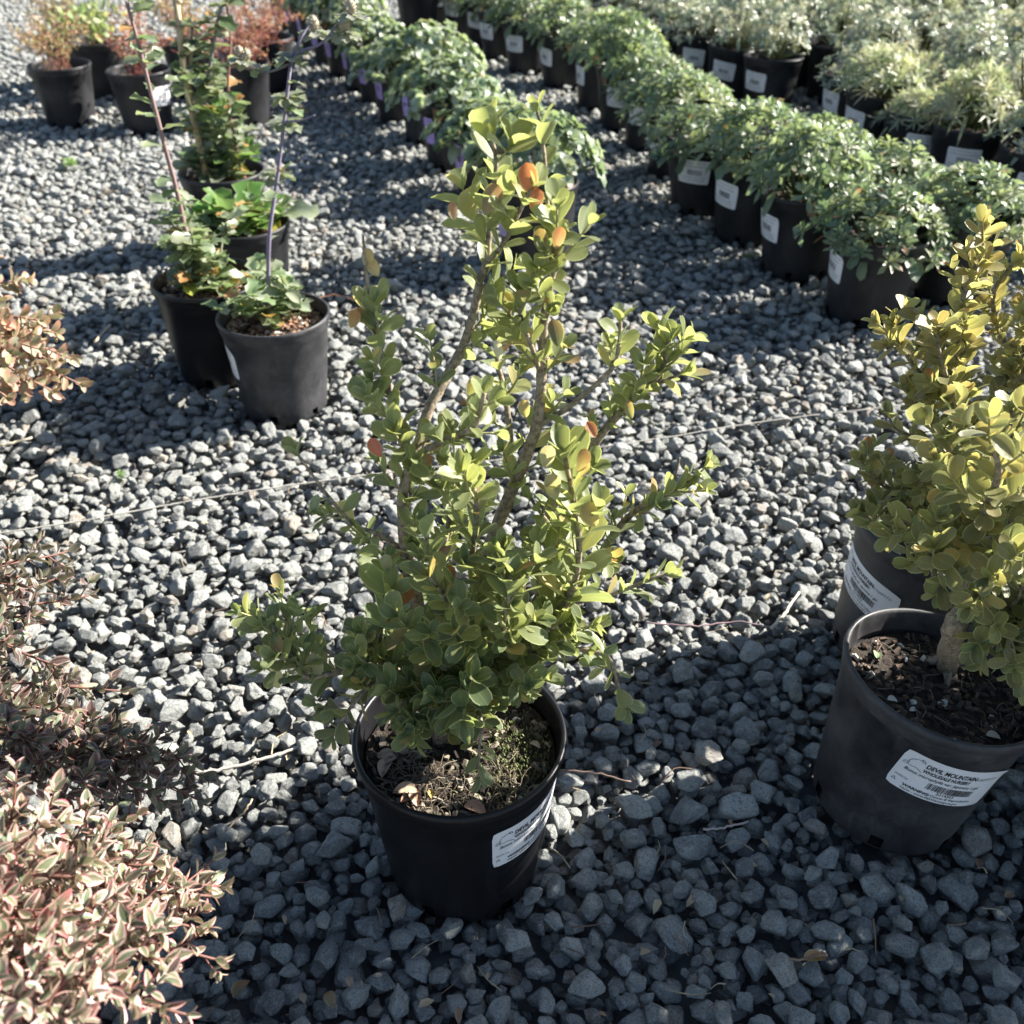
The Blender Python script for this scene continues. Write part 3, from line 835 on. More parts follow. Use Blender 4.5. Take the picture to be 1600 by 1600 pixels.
add_branch([(650, 716, 0), (690, 690, -.01), (739, 668, -.02), (757, 615, -.03)], .0026, .0012, None, (.5, 1), twigs=(.022, .034, .2))
add_branch([(735, 960, .03), (774, 830, .03), (813, 734, .03), (839, 664, .03), (846, 589, .03), (852, 489, .03), (866, 414, .03), (874, 370, .03)], .0055, .0016, b2, (.88, 1), twigs=(.017, .036, .28))
add_branch([(866, 414, .03), (856, 330, .04), (850, 240, .05), (840, 175, .05)], .0015, .0009, None, (.05, 1), L=.01852, gap=.0105)
add_branch([(839, 664, .03), (887, 637, .03), (953, 580, .03), (966, 545, .03), (970, 502, .03)], .0020, .0009, None, (.62, 1), twigs=(.034, .022, .5), tint=(.25, .14, .09))
add_branch([(800, 930, .05), (860, 800, .06), (931, 690, .06), (980, 633, .06), (1014, 602, .06), (1036, 572, .06), (1043, 532, .06)], .0042, .0010, b2, (.55, 1), twigs=(.019, .034, .25))
add_branch([(1014, 602, .06), (1050, 590, .06), (1064, 585, .06)], .0011, .0007, None, (.2, 1), L=.020)
add_branch([(840, 1010, -.01), (887, 939, -.01), (905, 865, -.01), (896, 786, -.01), (883, 712, -.01)], .0028, .0012, b2, (.3, 1), L=.0268, gap=.0115, twigs=(.03, .035, .2, .8), tint=(.42, .40, .18))
add_branch([(830, 985, .06), (914, 900, .06), (966, 825, .06), (1010, 786, .06), (1049, 768, .06), (1068, 752, .06)], .0036, .0011, b2, (.6, 1), twigs=(.022, .034, .25))
add_branch([(1049, 768, .06), (1056, 740, .06), (1062, 715, .06)], .0011, .0006, None, None, tint=(.2, .12, .08))
add_branch([(887, 943, .02), (953, 930, .02), (1019, 904, .02), (1049, 895, .02)], .0018, .0008, None, (.3, 1), L=.018, gap=.010)
add_branch([(760, 1050, .0), (813, 1022, -.01), (892, 1014, -.01), (949, 1027, -.02), (967, 1077, -.03), (978, 1106, -.03)], .0026, .0009, base, (.45, 1), L=.0185, gap=.012, twigs=(.03, .03, .3, .8), tint=(.42, .40, .18))
add_branch([(625, 856, 0), (585, 832, -.01), (555, 821, -.01), (511, 773, -.02), (467, 712, -.02)], .0017, .0007, None, (.25, .7), L=.020, gap=.018, twigs=(.03, .02, .2, .6), tint=(.30, .16, .09))
add_branch([(650, 1070, -.01), (590, 1040, -.02), (530, 1050, -.03), (475, 1055, -.04), (445, 1010, -.04), (425, 975, -.04)], .0028, .0012, base, (.35, 1), L=.01855, gap=.0115, twigs=(.012, .036, .25))
add_branch([(560, 1045, -.025), (500, 1010, .0), (440, 965, .01), (400, 968, .01)], .0016, .0009, None, (.2, 1), L=.01852, gap=.0105, twigs=(.013, .026, .2))
add_branch([(600, 1050, -.02), (560, 1090, -.04), (535, 1125, -.05), (520, 1150, -.05)], .0015, .0009, None, (.2, 1), L=.01855, gap=.011, twigs=(.013, .026, .2))
add_branch([(600, 1080, .0), (594, 1014, 0), (603, 917, 0), (607, 880, 0)], .0018, .0010, base, (.25, 1), L=.0268, gap=.0115, twigs=(.03, .03, .3))
add_branch([(690, 1080, -.02), (640, 1085, -.04), (626, 1112, -.055)], .0014, .0009, base, (.3, 1), L=.0212, twigs=(.02, .03, .2))
add_branch([(720, 1075, -.02), (724, 1072, -.045), (716, 1115, -.06)], .0014, .0009, base, (.2, 1), L=.0268, twigs=(.018, .034, .2))
add_branch([(740, 1085, -.02), (752, 1130, -.05), (749, 1170, -.062), (748, 1212, -.068)], .0014, .0007, base, (.3, 1), L=.018, gap=.0115)
add_branch([(700, 1000, .03), (690, 900, .05), (700, 820, .06), (710, 740, .06)], .0030, .0012, b1, (.4, 1), twigs=(.017, .042, .15))
add_branch([(760, 990, .0), (740, 880, -.02), (745, 800, -.03), (735, 730, -.03)], .0026, .0011, b2, (.4, 1), twigs=(.020, .040, .15))
add_branch([(740, 1020, -.02), (700, 940, -.04), (670, 900, -.05)], .0022, .0010, b1, (.3, 1), L=.0218, twigs=(.018, .04, .1))
add_branch([(780, 1020, -.02), (790, 960, -.05), (800, 900, -.05)], .0022, .0010, b2, (.3, 1), L=.0218, twigs=(.018, .04, .1))
add_branch([(790, 1000, .02), (840, 930, .02), (870, 850, .02), (830, 780, .02)], .0024, .0010, b2, (.3, 1), twigs=(.018, .042, .15))
add_branch([(830, 1030, .0), (850, 990, -.02), (880, 975, -.03)], .0018, .0010, base, (.3, 1), L=.0218, twigs=(.02, .035, .2))
add_branch([(800, 700, .04), (790, 620, .05), (775, 540, .06), (800, 480, .06)], .0020, .0010, None, (.3, 1), twigs=(.018, .034, .1))
add_branch([(680, 1050, -.01), (665, 1010, -.03), (650, 980, -.04)], .0018, .0010, base, (.2, 1), L=.0218, twigs=(.02, .035, .2))
add_branch([(846, 589, .03), (830, 540, .02), (815, 500, .02), (810, 455, .02)], .0016, .0009, None, (.1, 1), twigs=(.02, .028, .1))
add_branch([(690, 1090, -.03), (660, 1120, -.05), (650, 1150, -.06)], .0014, .0008, base, (.2, 1), L=.020, twigs=(.014, .026, .2))
add_branch([(780, 1060, -.01), (800, 1050, -.03), (812, 1075, -.04)], .0014, .0008, base, (.2, 1), L=.020, twigs=(.014, .028, .2))
add_branch([(640, 1040, .02), (600, 1010, .02), (570, 1030, .01)], .0016, .0009, base, (.2, 1), L=.021, twigs=(.013, .03, .2))
# the scorched and blushed leaves that catch the eye
for px, py, dy, L, col in ((828, 282, .03, .022, (.52, .13, .05, .75)), (765, 312, .03, .022, (.36, .25, .14, .5)), (838, 315, .025, .016, (.50, .15, .10, .6)), (708, 330, .02, .013, (.42, .27, .20, .6)),
      (873, 372, .01, .016, (.48, .24, .12, .8)), (587, 700, -.01, .018, (.55, .12, .12, .4)), (926, 672, .0, .014, (.55, .16, .08, .8)), (909, 722, -.02, .019, (.42, .34, .12, .7)), (924, 806, -.02, .022, (.42, .33, .17, .2)),
      (866, 762, -.02, .024, (.40, .38, .26, .1)), (856, 715, -.02, .021, (.45, .42, .28, .1)), (738, 602, -.01, .018, (.30, .30, .10, .6)), (778, 548, .0, .016, (.62, .60, .48, 0)), (758, 605, .0, .015, (.60, .58, .46, 0)),
      (985, 640, .03, .017, (.32, .30, .10, .6)), (868, 522, .0, .021, (.12, .13, .07, .3)), (495, 1040, -.04, .022, (.36, .36, .18, .1)), (432, 1063, -.04, .019, (.50, .50, .27, 0)), (605, 880, -.01, .018, (.42, .42, .27, 0)),
      (574, 402, .02, .014, (.46, .36, .16, .2)), (584, 418, .02, .014, (.46, .36, .18, .3)), (552, 498, .0, .016, (.44, .27, .10, .6)), (493, 790, -.02, .019, (.20, .26, .18, 0)), (820, 640, .0, .014, (.46, .40, .16, .3))):
    L *= .86; gr = sum(col[:3])/3; col = tuple(.72*q+.28*gr for q in col[:3])+(col[3]*.7,)
    p = at_y(px, py, Y0+dy); back = (Vector((0, 0, CAM_H))-p).normalized()
    up_ = (Vector((sh.rng.uniform(-.5, .5), 0, 1))+back*.1).normalized()
    sh.leaves.append((p-up_*L*.5, up_, back+rv(sh.rng)*.35, L, .5, col))
sh.build(tA, None, BOX, 'box_leaf', 'box_leaf_mass', box_colour(.80, .0, .16, .50))

# ---- the two boxwoods at the right edge, and more beyond the frame, added for shade
pE = at_h(1478, 1050, PH); pF = at_h(1474, 826, PH)
POTS_ON_GRAVEL += [(pE.x-.020, pE.y), (pF.x-.018, pF.y), (.575, .665), (.70, .92), (.72, .56), (.90, .74)]
tE = potted('potted_boxwood', 'thick-trunked boxwood in the front pot at the right edge, with a readable label', 'potted shrub',
            stand(pE, R(-1), R(8)), 0, 'boxwoods in black nursery pots', pot=2, tilt=(R(-1), R(8)))
soil_in(tE, make_soil(5, True, 'dark'))
th = R(-92); lab = link_mesh('label', label_sheet(.092, .046, th, .104, R(-8)), tE); link_mesh('lettering', bent_print(PRINT, 'lettering', th, .104, R(-8)), lab)
tF = potted('potted_boxwood', 'tall bronze-leaved boxwood in a dusty pot, behind the front pot at the right edge', 'potted shrub',
            stand(pF, R(0), R(7)), 0, 'boxwoods in black nursery pots', pot=2, tilt=(R(0), R(7)))
soil_in(tF, make_soil(6, True, 'dark'))
th = R(-163); lab = link_mesh('label', label_sheet(.092, .046, th, .095, R(-4)), tF); link_mesh('lettering', bent_print(PRINT, 'lettering', th, .095, R(-4)), lab)

DENS = .95
sh = Shrub(31); YF = pF.y; bF = Vector((pF.x+.01, pF.y, SOIL_Z-.01))
kwF = dict(Y=YF, twigs=(.016, .034, .18), L=.0205, tint=(.40, .28, .14))
add_branch([(1510, 760, 0), (1514, 675, -.01), (1501, 600, -.02), (1499, 487, -.02), (1522, 424, -.02), (1543, 352, -.02)], .0046, .0012, bF, (.35, 1), **kwF)
add_branch([(1530, 760, .03), (1560, 660, .04), (1575, 562, .04), (1551, 469, .04), (1590, 400, .04)], .0040, .0012, bF, (.35, 1), **kwF)
add_branch([(1560, 780, .0), (1592, 656, .0), (1600, 560, .0), (1610, 440, 0)], .0040, .0012, bF, (.3, 1), **kwF)
add_branch([(1525, 640, -.01), (1484, 605, -.02), (1442, 585, -.02), (1410, 545, -.02), (1393, 510, -.02)], .0022, .0009, None, (.2, 1), Y=YF, twigs=(.02, .026, .15), L=.021, tint=(.40, .30, .14))
add_branch([(1510, 700, -.01), (1470, 670, -.03), (1440, 640, -.03), (1418, 610, -.03)], .0018, .0009, None, (.2, 1), Y=YF, twigs=(.018, .03, .15), L=.022, tint=(.40, .30, .14))
add_branch([(1500, 790, .0), (1440, 760, -.02), (1385, 762, -.03), (1345, 722, -.03)], .0022, .0010, bF, (.3, 1), Y=YF, twigs=(.02, .03, .2), L=.0235)
add_branch([(1500, 740, .0), (1440, 690, .0), (1400, 670, .0), (1388, 648, .0)], .0018, .0008, None, (.55, 1), Y=YF, L=.018)
add_branch([(1480, 800, -.02), (1420, 810, -.04), (1380, 828, -.05), (1352, 806, -.05)], .0018, .0009, bF, (.3, 1), Y=YF, twigs=(.022, .03, .2), L=.024)
add_branch([(1520, 720, .0), (1500, 650, -.04), (1470, 560, -.05), (1465, 520, -.05)], .0024, .0010, None, (.2, 1), Y=YF, twigs=(.018, .034, .1), L=.0235)
add_branch([(1580, 740, .05), (1640, 600, .06), (1650, 480, .06)], .0036, .0012, bF, (.3, 1), **kwF)
add_branch([(1560, 760, .0), (1500, 720, -.05), (1450, 740, -.06)], .0026, .0012, bF, (.3, 1), Y=YF, twigs=(.015, .04, .1), L=.024)
sh.build(tF, None, BOX, 'box_leaf', 'box_leaf_mass', box_colour(.50, .80, .12, .45))

sh = Shrub(32); YE = pE.y; bE = at_h(1480, 1046, SOIL_Z-.004)
t_ = from_base([(1490, 985, -.035), (1508, 945, -.03), (1524, 905, -.025), (1517, 860, -.02)], 0, 0, bE, Y=YE); sh.stem(t_, .0092, .0062)
for a, b_ in (((1478, 1030), (1440, 1035)), ((1482, 1035), (1480, 1075)), ((1490, 1032), (1530, 1040))):
    rt = smooth_path([at_h(a[0], a[1], SOIL_Z+.006), at_h((a[0]+b_[0])/2, (a[1]+b_[1])/2, SOIL_Z+.006), at_h(b_[0], b_[1], SOIL_Z-.004)], 4); sh.stem(rt, .0062, .0016)
kwE = dict(Y=YE, L=.0208)
top = t_[-1]
add_branch([(1500, 800, -.01), (1490, 740, -.02), (1480, 690, -.02)], .0044, .0012, top, (.3, 1), twigs=(.017, .042, .15), **kwE)
add_branch([(1550, 800, .02), (1575, 720, .03), (1580, 640, .03)], .0044, .0012, top, (.3, 1), twigs=(.017, .042, .15), **kwE)
add_branch([(1570, 830, -.02), (1610, 760, -.03), (1630, 680, -.03)], .0040, .0012, top, (.3, 1), twigs=(.017, .045, .15), **kwE)
add_branch([(1540, 800, -.06), (1560, 740, -.08), (1550, 690, -.08)], .0038, .0012, top, (.3, 1), twigs=(.017, .045, .15), **kwE)
add_branch([(1480, 850, -.03), (1440, 830, -.04), (1405, 812, -.04)], .0026, .0010, top, (.3, 1), twigs=(.02, .036, .2), **kwE)
add_branch([(1500, 880, -.04), (1470, 880, -.06), (1455, 868, -.06)], .0020, .0010, top, (.3, 1), twigs=(.02, .03, .2), **kwE)
add_branch([(1560, 950, -.03), (1590, 990, -.05), (1600, 1030, -.06)], .0026, .0010, t_[-6], (.3, 1), twigs=(.022, .04, .1), **kwE)
add_branch([(1570, 900, -.03), (1620, 920, -.04), (1650, 950, -.04)], .0026, .0010, t_[-4], (.2, 1), twigs=(.018, .045, .1), **kwE)
add_branch([(1560, 880, .05), (1620, 860, .06), (1680, 840, .06)], .0030, .0012, top, (.2, 1), twigs=(.018, .045, .1), **kwE)
add_branch([(1480, 905, -.01), (1462, 925, -.02)], .0014, .0009, t_[-5], (.2, 1), Y=YE, L=.020)
add_branch([(1520, 930, -.03), (1545, 930, -.04)], .0014, .0009, t_[-6], (.1, 1), Y=YE, L=.018)
add_branch([(1560, 960, -.03), (1590, 935, -.05), (1600, 905, -.06)], .0022, .0010, t_[-5], (.1, 1), twigs=(.016, .035, .1), **kwE)
add_branch([(1540, 900, -.05), (1560, 880, -.08), (1575, 860, -.09)], .0022, .0010, t_[-3], (.1, 1), twigs=(.014, .04, .1), **kwE)
add_branch([(1490, 870, -.02), (1450, 890, -.03), (1425, 880, -.04)], .0018, .0010, t_[-3], (.2, 1), twigs=(.016, .03, .2), **kwE)
add_branch([(1540, 940, -.02), (1570, 985, -.04), (1580, 1010, -.05)], .0020, .0010, t_[-7], (.2, 1), twigs=(.018, .035, .1), **kwE)
add_branch([(1545, 960, -.04), (1578, 1000, -.06), (1592, 1060, -.07)], .0022, .0010, t_[-6], (.1, 1), twigs=(.012, .036, .1), **kwE)
add_branch([(1560, 985, .0), (1600, 1000, -.02), (1640, 1040, -.03)], .0022, .0010, t_[-6], (.1, 1), twigs=(.012, .036, .1), **kwE)
sh.build(tE, None, BOX, 'box_leaf', 'box_leaf_mass', box_colour(.45, .60, .20, .50))

def shade_boxwood(x, y, seed, label, h=.56, bronze=.4, ns=11, rad=.17):  # off-frame boxwoods, added so their shadows cover the foreground gravel
    t = potted('potted_boxwood', label, 'potted shrub', (x, y, -.004), 0, 'boxwoods in black nursery pots', pot=2)
    soil_in(t, SOIL_FAR[0]); s = Shrub(seed); rng = s.rng; b = Vector((x, y, SOIL_Z-.01))
    for k in range(ns):
        a = rng.uniform(0, 6.28); r = rng.uniform(.03, rad); hh = rng.uniform(.6, 1)*h
        path = smooth_path([b, b+Vector((math.cos(a)*r*.4, math.sin(a)*r*.4, (hh-.14)*.45)), Vector((x+math.cos(a)*r, y+math.sin(a)*r, hh))], 6)
        s.stem(path, .0042, .0012); s.nodes(path, .024, .4, 1); s.side_twigs(path, .018, .045, .023, t0=.15)
    s.build(t, None, BOX, 'box_leaf', 'box_leaf_mass', box_colour(.5, bronze, .2, .6))
shade_boxwood(.575, .665, 41, 'boxwood added for shade just right of the front right-edge pot, mostly outside the picture')
shade_boxwood(.72, .56, 43, 'boxwood added unseen at the right for shade, in front of the other hidden boxwoods', h=.62, rad=.19)
shade_boxwood(.90, .74, 44, 'boxwood added unseen at the right for shade, farthest from the front pot', h=.62, rad=.19)
shade_boxwood(.70, .92, 42, 'boxwood added for shade behind and right of the bronze boxwood, almost wholly outside the picture')

# ------------------------------------------------------------------ pink and cream variegated shrubs, lower left
srng = random.Random(5)
ABE = [leaf_shape('abelia', True, 1.0, srng, cup=srng.uniform(.2, .5), curl=srng.uniform(.05, .35), wfac=srng.uniform(.85, 1.1)) for _ in range(8)]
def abelia_colour(dark):
    def f(p, fr, rng):
        r = rng.random()
        if dark and r < dark: c = Vector((.05, .055, .05)).lerp(Vector((.09, .05, .05)), rng.random()); al = rng.uniform(0, .25)
        else: c = Vector((.075, .11, .065)).lerp(Vector((.16, .19, .12)), rng.random()); al = rng.uniform(0, .25) if r > .15 else rng.uniform(.4, .9)
        if not dark and rng.random() < .15: c = Vector((.48, .46, .34))
        return (c.x, c.y, c.z, al)
    return f
def variegated(x, y, seed, label, targets, Lf, dark, zb=SOIL_Z, twig=.05, every=.016, droop=0, sgap=.011, pot=0):
    POTS_ON_GRAVEL.append((x, y))
    t = potted('potted_abelia', label, 'potted shrub', (x, y, -.004), 0, 'variegated shrubs at the left edge', pot=pot)
    soil_in(t, SOIL_FAR[1]); s = Shrub(seed); rng = s.rng
    for tg in targets:
        tg = Vector(tg); b = Vector((x+rng.uniform(-.02, .02), y+rng.uniform(-.02, .02), zb-.01))
        mid = b.lerp(tg, .5)+Vector((0, 0, rng.uniform(.03, .07)))
        path = smooth_path([b, mid, tg], 7)
        s.stem(path, .0022, .0008, (.16, .07, .05)); s.nodes(path, Lf, .5, 1, gap=sgap, spread=58)
        s.side_twigs(path, every, twig, Lf*.95, t0=.35, up=.25, gap=sgap, tint=(.20, .08, .06), spread=(30, 75), r=.0008)
    s.build(t, None, ABE, 'abelia_shaded' if dark > .3 else 'abelia_leaf', 'abelia_shaded_mass' if dark > .3 else 'abelia_leaf_mass', abelia_colour(dark), stem_mat='twig')
rng = random.Random(9)
# big pink one in the bottom left corner
tg = [at_h(px, py, h) for px, py, h in ((40, 1330, .30), (120, 1370, .30), (60, 1460, .31), (150, 1480, .29), (210, 1420, .26), (30, 1560, .33), (110, 1590, .31), (200, 1560, .28),
      (260, 1500, .25), (330, 1400, .20), (290, 1585, .25), (240, 1350, .22), (-40, 1400, .33), (-60, 1550, .33), (-20, 1290, .28), (30, 1270, .29), (100, 1285, .27), (180, 1310, .24), (245, 1320, .20), (140, 1330, .27), (350, 1385, .17), (340, 1500, .2), (310, 1450, .2), (60, 1680, .34), (200, 1700, .30), (-150, 1500, .30), (160, 1520, .3), (90, 1420, .3), (10, 1400, .31), (250, 1455, .26))]
variegated(-.40, .36, 51, 'pink and cream variegated shrub filling the bottom left corner', tg, .0132, 0.12, twig=.036, every=.0135, sgap=.0078)
# sparse, behind it, the centre boxwood's shadow put into its leaf colours
tg = [at_h(px, py, h) for px, py, h in ((30, 900, .22), (100, 900, .20), (60, 960, .22), (140, 930, .16), (20, 1010, .24), (90, 1040, .22), (130, 1160, .20), (60, 1120, .22), (0, 1100, .25),
      (190, 1190, .20), (250, 1210, .19), (300, 1190, .16), (270, 1260, .18), (310, 1250, .15), (230, 1165, .19), (180, 1150, .17), (120, 1190, .21), (60, 1160, .25), (230, 1240, .2), (120, 1250, .24), (320, 1215, .15), (45, 870, .24), (110, 860, .19), (160, 1240, .22), (90, 1200, .24), (30, 1230, .26), (-60, 950, .24), (-80, 1100, .27), (-100, 800, .2), (200, 1080, .12))]
variegated(-.56, .60, 52, 'sparse shade-darkened purple variegated shrub with wiry stems along the left edge', tg, .0145, 0.62, twig=.030, every=.017, sgap=.0088)
# coral edged plant
def blush_colour(p, fr, rng):
    c = Vector((.18, .20, .10)).lerp(Vector((.40, .38, .28)), rng.random()); return (c.x, c.y, c.z, rng.choice([0, 0, .3, .7]))
ROUND = [leaf_shape('round', True, 1.0, srng, cup=srng.uniform(.2, .5), curl=srng.uniform(.05, .4), wfac=srng.uniform(.75, 1.0)) for _ in range(6)]
POTS_ON_GRAVEL.append((-.80, 1.22))
tO = potted('potted_shrub', 'coral and cream edged shrub poking in at the left edge, beside the stalky pots', 'potted shrub', (-.80, 1.22, -.004), 0, None, pot=0)
soil_in(tO, SOIL_FAR[0]); s = Shrub(61)
for px, py, h in ((20, 440, .27), (60, 500, .25), (110, 560, .20), (125, 600, .18), (80, 610, .19), (30, 560, .23), (60, 545, .24), (10, 620, .2), (-40, 500, .3), (-60, 600, .25), (-80, 420, .3), (85, 520, .22), (5, 500, .27)):
    tg = at_h(px, py, h); b = Vector((-.80+s.rng.uniform(-.02, .02), 1.22+s.rng.uniform(-.02, .02), SOIL_Z-.01))
    path = smooth_path([b, b.lerp(tg, .5)+Vector((0, 0, .05)), tg], 7); s.stem(path, .0024, .001, (.35, .20, .15))
    s.nodes(path, .019, .45, 1, gap=.013, spread=60); s.side_twigs(path, .03, .045, .019, t0=.4, up=.15, gap=.013, tint=(.4, .2, .15))
s.build(tO, None, ROUND, 'blush_leaf', 'blush_leaf_mass', blush_colour, stem_mat='twig')

# ------------------------------------------------------------------ mounding perennials in rows
def mound(seed, kind, n_ros, n_leaf, Rr, Hh, L, cols, mat, spread=1.0, droop=8, fine=False, name='foliage'):
    rng = random.Random(seed); mb = MB()
    shp = [leaf_shape(kind, fine, 1.0, rng, cup=rng.uniform(.2, .6), curl=rng.uniform(.05, .45), wfac=rng.uniform(.85, 1.15)) for _ in range(6)]
    z0 = SOIL_Z+.004
    for i in range(n_ros):
        a = i*2.39996+rng.uniform(-.3, .3); q = math.sqrt((i+.5)/n_ros)
        rr = Rr*q*rng.uniform(.85, 1.08); hz = Hh*(1-q**2.3)*rng.uniform(.85, 1.12)+.028*rng.uniform(.4, 1.1)
        c = Vector((rr*math.cos(a), rr*math.sin(a), z0+hz))
        ax = (Vector((c.x, c.y, 0))*(4.5*spread)+Vector((0, 0, .55))+rv(rng)*.15).normalized()
        ox = ax.orthogonal().normalized(); oy = ax.cross(ox)
        base = Vector(rng.choice(cols)); bright = rng.uniform(.75, 1.25)
        for k in range(n_leaf):
            an = k*2.39996; el = R(25+60*(k/n_leaf)+rng.uniform(-10, 10))
            d = ax*math.cos(el)+(ox*math.cos(an)+oy*math.sin(an))*math.sin(el)
            nr = ax - d*ax.dot(d) + rv(rng)*.2
            LL = L*rng.uniform(.65, 1.15)*(.65+.35*k/n_leaf)
            cc = base*bright*rng.uniform(.8, 1.2)
            al = rng.uniform(.3, .9) if rng.random() < .015 else 0
            add_leaf(mb, rng.choice(shp), frame(c-ax*.006, d, nr, LL), (cc.x, cc.y, cc.z, al))
    for i in range(droop):     # larger old leaves hanging over the rim
        a = rng.uniform(0, 6.28); c = Vector((.062*math.cos(a), .062*math.sin(a), z0+.02))
        d = Vector((math.cos(a)*.9, math.sin(a)*.9, rng.uniform(-.35, .25))).normalized()
        cc = Vector(cols[0])*rng.uniform(.8, 1.3); al = .8 if rng.random() < .25 else 0
        add_leaf(mb, leaf_shape(kind, True, 1.0, rng, cup=.3, curl=rng.uniform(.4, .8)), frame(c, d, Vector((0, 0, 1)), L*rng.uniform(1.3, 1.9)), (cc.x, cc.y, cc.z, al))
    # short green stems carrying the rosettes
    for i in range(0, n_ros, 2):
        a = i*2.39996; q = math.sqrt((i+.5)/n_ros); rr = Rr*q*.9; hz = Hh*(1-q**2.3)
        tube(mb, smooth_path([(rr*.25*math.cos(a), rr*.25*math.sin(a), z0-.01), (rr*.6*math.cos(a), rr*.6*math.sin(a), z0+hz*.4), (rr*math.cos(a), rr*math.sin(a), z0+hz)], 2), .0016, .001, 4, (.10, .12, .05, 0), rng=rng)
    return mb.mesh(name, M[mat], tint=True)
GREEN = [(.15, .205, .135), (.18, .23, .15), (.115, .17, .11), (.23, .265, .17)]
SAGE = [(.19, .24, .17), (.26, .31, .24), (.14, .19, .13), (.33, .38, .31)]
SILV = [(.24, .29, .23), (.31, .35, .28), (.18, .24, .18), (.38, .38, .30)]
PALE = [(.32, .34, .25), (.40, .40, .31), (.25, .29, .20), (.42, .39, .31)]
mound_green = [mound(100+i, 'spoon', 64, 15, .130, .085, .034, GREEN, 'mound_leaf', droop=14, fine=False) for i in range(5)]
mound_sage = [mound(120+i, 'round', 62, 13, .148, .085, .030, SAGE, 'mound_leaf', droop=6) for i in range(4)]
mound_silver = [mound(140+i, 'strap', 64, 13, .112, .105, .026, SILV, 'silver_leaf', droop=4) for i in range(4)]
mound_pale = [mound(160+i, 'blade', 56, 18, .105, .070, .046, PALE, 'mound_leaf', droop=3) for i in range(3)]

ORD = ['nearest', 'second', 'third', 'fourth', 'fifth', 'sixth', 'seventh', 'eighth', 'ninth', 'tenth', 'eleventh', 'twelfth', 'thirteenth', 'fourteenth', 'fifteenth', 'sixteenth']
prow = random.Random(4)
def row_plant(name, x, y, meshes, label, group, labelkind=None, th_deg=-120, rim=0, scale=1.0, hs=1.0):
    POTS_ON_GRAVEL.append((x, y))
    t = potted(name, label, 'potted plant', (x, y, -.004), 0, group, pot=rim, tilt=(prow.uniform(-.05, .05), prow.uniform(-.05, .05)), scale=scale)
    soil_in(t, SOIL_FAR[prow.randrange(2)])
    f = link_mesh('foliage', prow.choice(meshes), t); f['kind'] = 'stuff'
    f.rotation_euler = (0, 0, prow.uniform(0, 6.28)); k = prow.uniform(.88, 1.1); f.scale = (k, k*prow.uniform(.93, 1.07), prow.uniform(.82, 1.18)); f.location = (prow.uniform(-.008, .008), prow.uniform(-.008, .008), 0)
    if labelkind: add_label(t, labelkind, th_deg)
    return t
# row 1: lilac labels
lil = [(.050, 1.975), (-.060, 2.385), (-.145, 2.63), (-.222, 2.86), (-.315, 3.08), (-.39, 3.27), (-.46, 3.45), (-.54, 3.64), (-.62, 3.85), (-.70, 4.05), (-.79, 4.26), (-.88, 4.48)]
for i, (x, y) in enumerate(lil):
    row_plant('potted_perennial', x, y, mound_sage, 'grey-green mound with lilac label, %s pot from the near end of the left row' % ORD[i], 'grey-green perennials with lilac labels', 'lilac', (-150, -143, -136)[i % 3])
# row 2: green, white labels
r2 = [(.633, 1.726), (.560, 1.935), (.495, 2.125), (.425, 2.30), (.405, 2.56), (.37, 2.80), (.315, 2.985), (.262, 3.20), (.165, 3.50), (.055, 3.70), (-.035, 3.92), (-.10, 4.14), (-.19, 4.36), (-.27, 4.6)]
ang2 = [-178, -165, -152, -115, -160, -120, -110, -165, -150, -130, -140, -120, -130, -120]
for i, (x, y) in enumerate(r2):
    row_plant('potted_perennial', x, y, mound_green, 'green mound with white label, %s pot from the near end of the middle row' % ORD[i], 'green perennials of the middle row', 'label', ang2[i])
for i, (x, y) in enumerate([(.815, 1.80), (.745, 2.01), (.665, 2.21)]):
    row_plant('potted_perennial', x, y, mound_green, 'green mound on the right side of the middle row, %s from its near end' % ORD[i], 'green perennials of the middle row')
# row 3: silver, beyond
for i, (x, y) in enumerate([(.745, 3.14), (.665, 3.31), (.595, 3.48), (.52, 3.64), (.44, 3.82), (.37, 4.0), (.29, 4.2), (.21, 4.4)]):
    row_plant('potted_perennial', x, y, mound_silver, 'silvery labelled plant, %s from the near end of the row beyond the green mounds' % ORD[i], 'silvery plants of the far row', 'label', (-140, -125, -118)[i % 3])
for i, (x, y) in enumerate([(.78, 3.42), (.70, 3.62), (.62, 3.82), (.54, 4.02), (.46, 4.22), (.95, 3.62), (.87, 3.84), (.79, 4.06), (.70, 4.28)]):
    row_plant('potted_perennial', x, y, mound_silver if i % 3 else mound_pale, 'silvery unlabelled plant behind the labelled far row, %s counting away and rightwards' % ORD[i].replace('nearest', 'first'), 'silvery plants behind the labelled far row')
# row 4: pale grassy fronts with a silver block behind
for i, (x, y) in enumerate([(1.22, 2.04), (1.115, 2.22), (1.045, 2.40), (.965, 2.52), (.925, 2.72), (.915, 2.90)]):
    row_plant('potted_perennial', x, y, mound_pale if i in (2, 3, 4) else mound_silver, 'pale grassy plant with white label, %s in the front line at the upper right' % ORD[i], 'pale plants along the right block', 'label', (-110, -112, -115, -100, -155, -160)[i])
k = 0
for c_ in range(1, 7):
    for r_ in range(8):
        x = 1.09+.17*c_-.06*r_+(c_ % 2)*.02; y = 2.22+.10*c_+.20*r_
        if y > 4.1 or abs(x) > .56*y+.35: continue
        row_plant('potted_perennial', x, y, mound_silver if (r_+c_) % 4 else mound_pale, 'silvery plant in the packed upper right block, %s line, %s from its near end' % (ORD[c_].replace('nearest','first'), ORD[r_].replace('nearest','first')), 'silvery plants packed in the upper right block', scale=1.05); k += 1

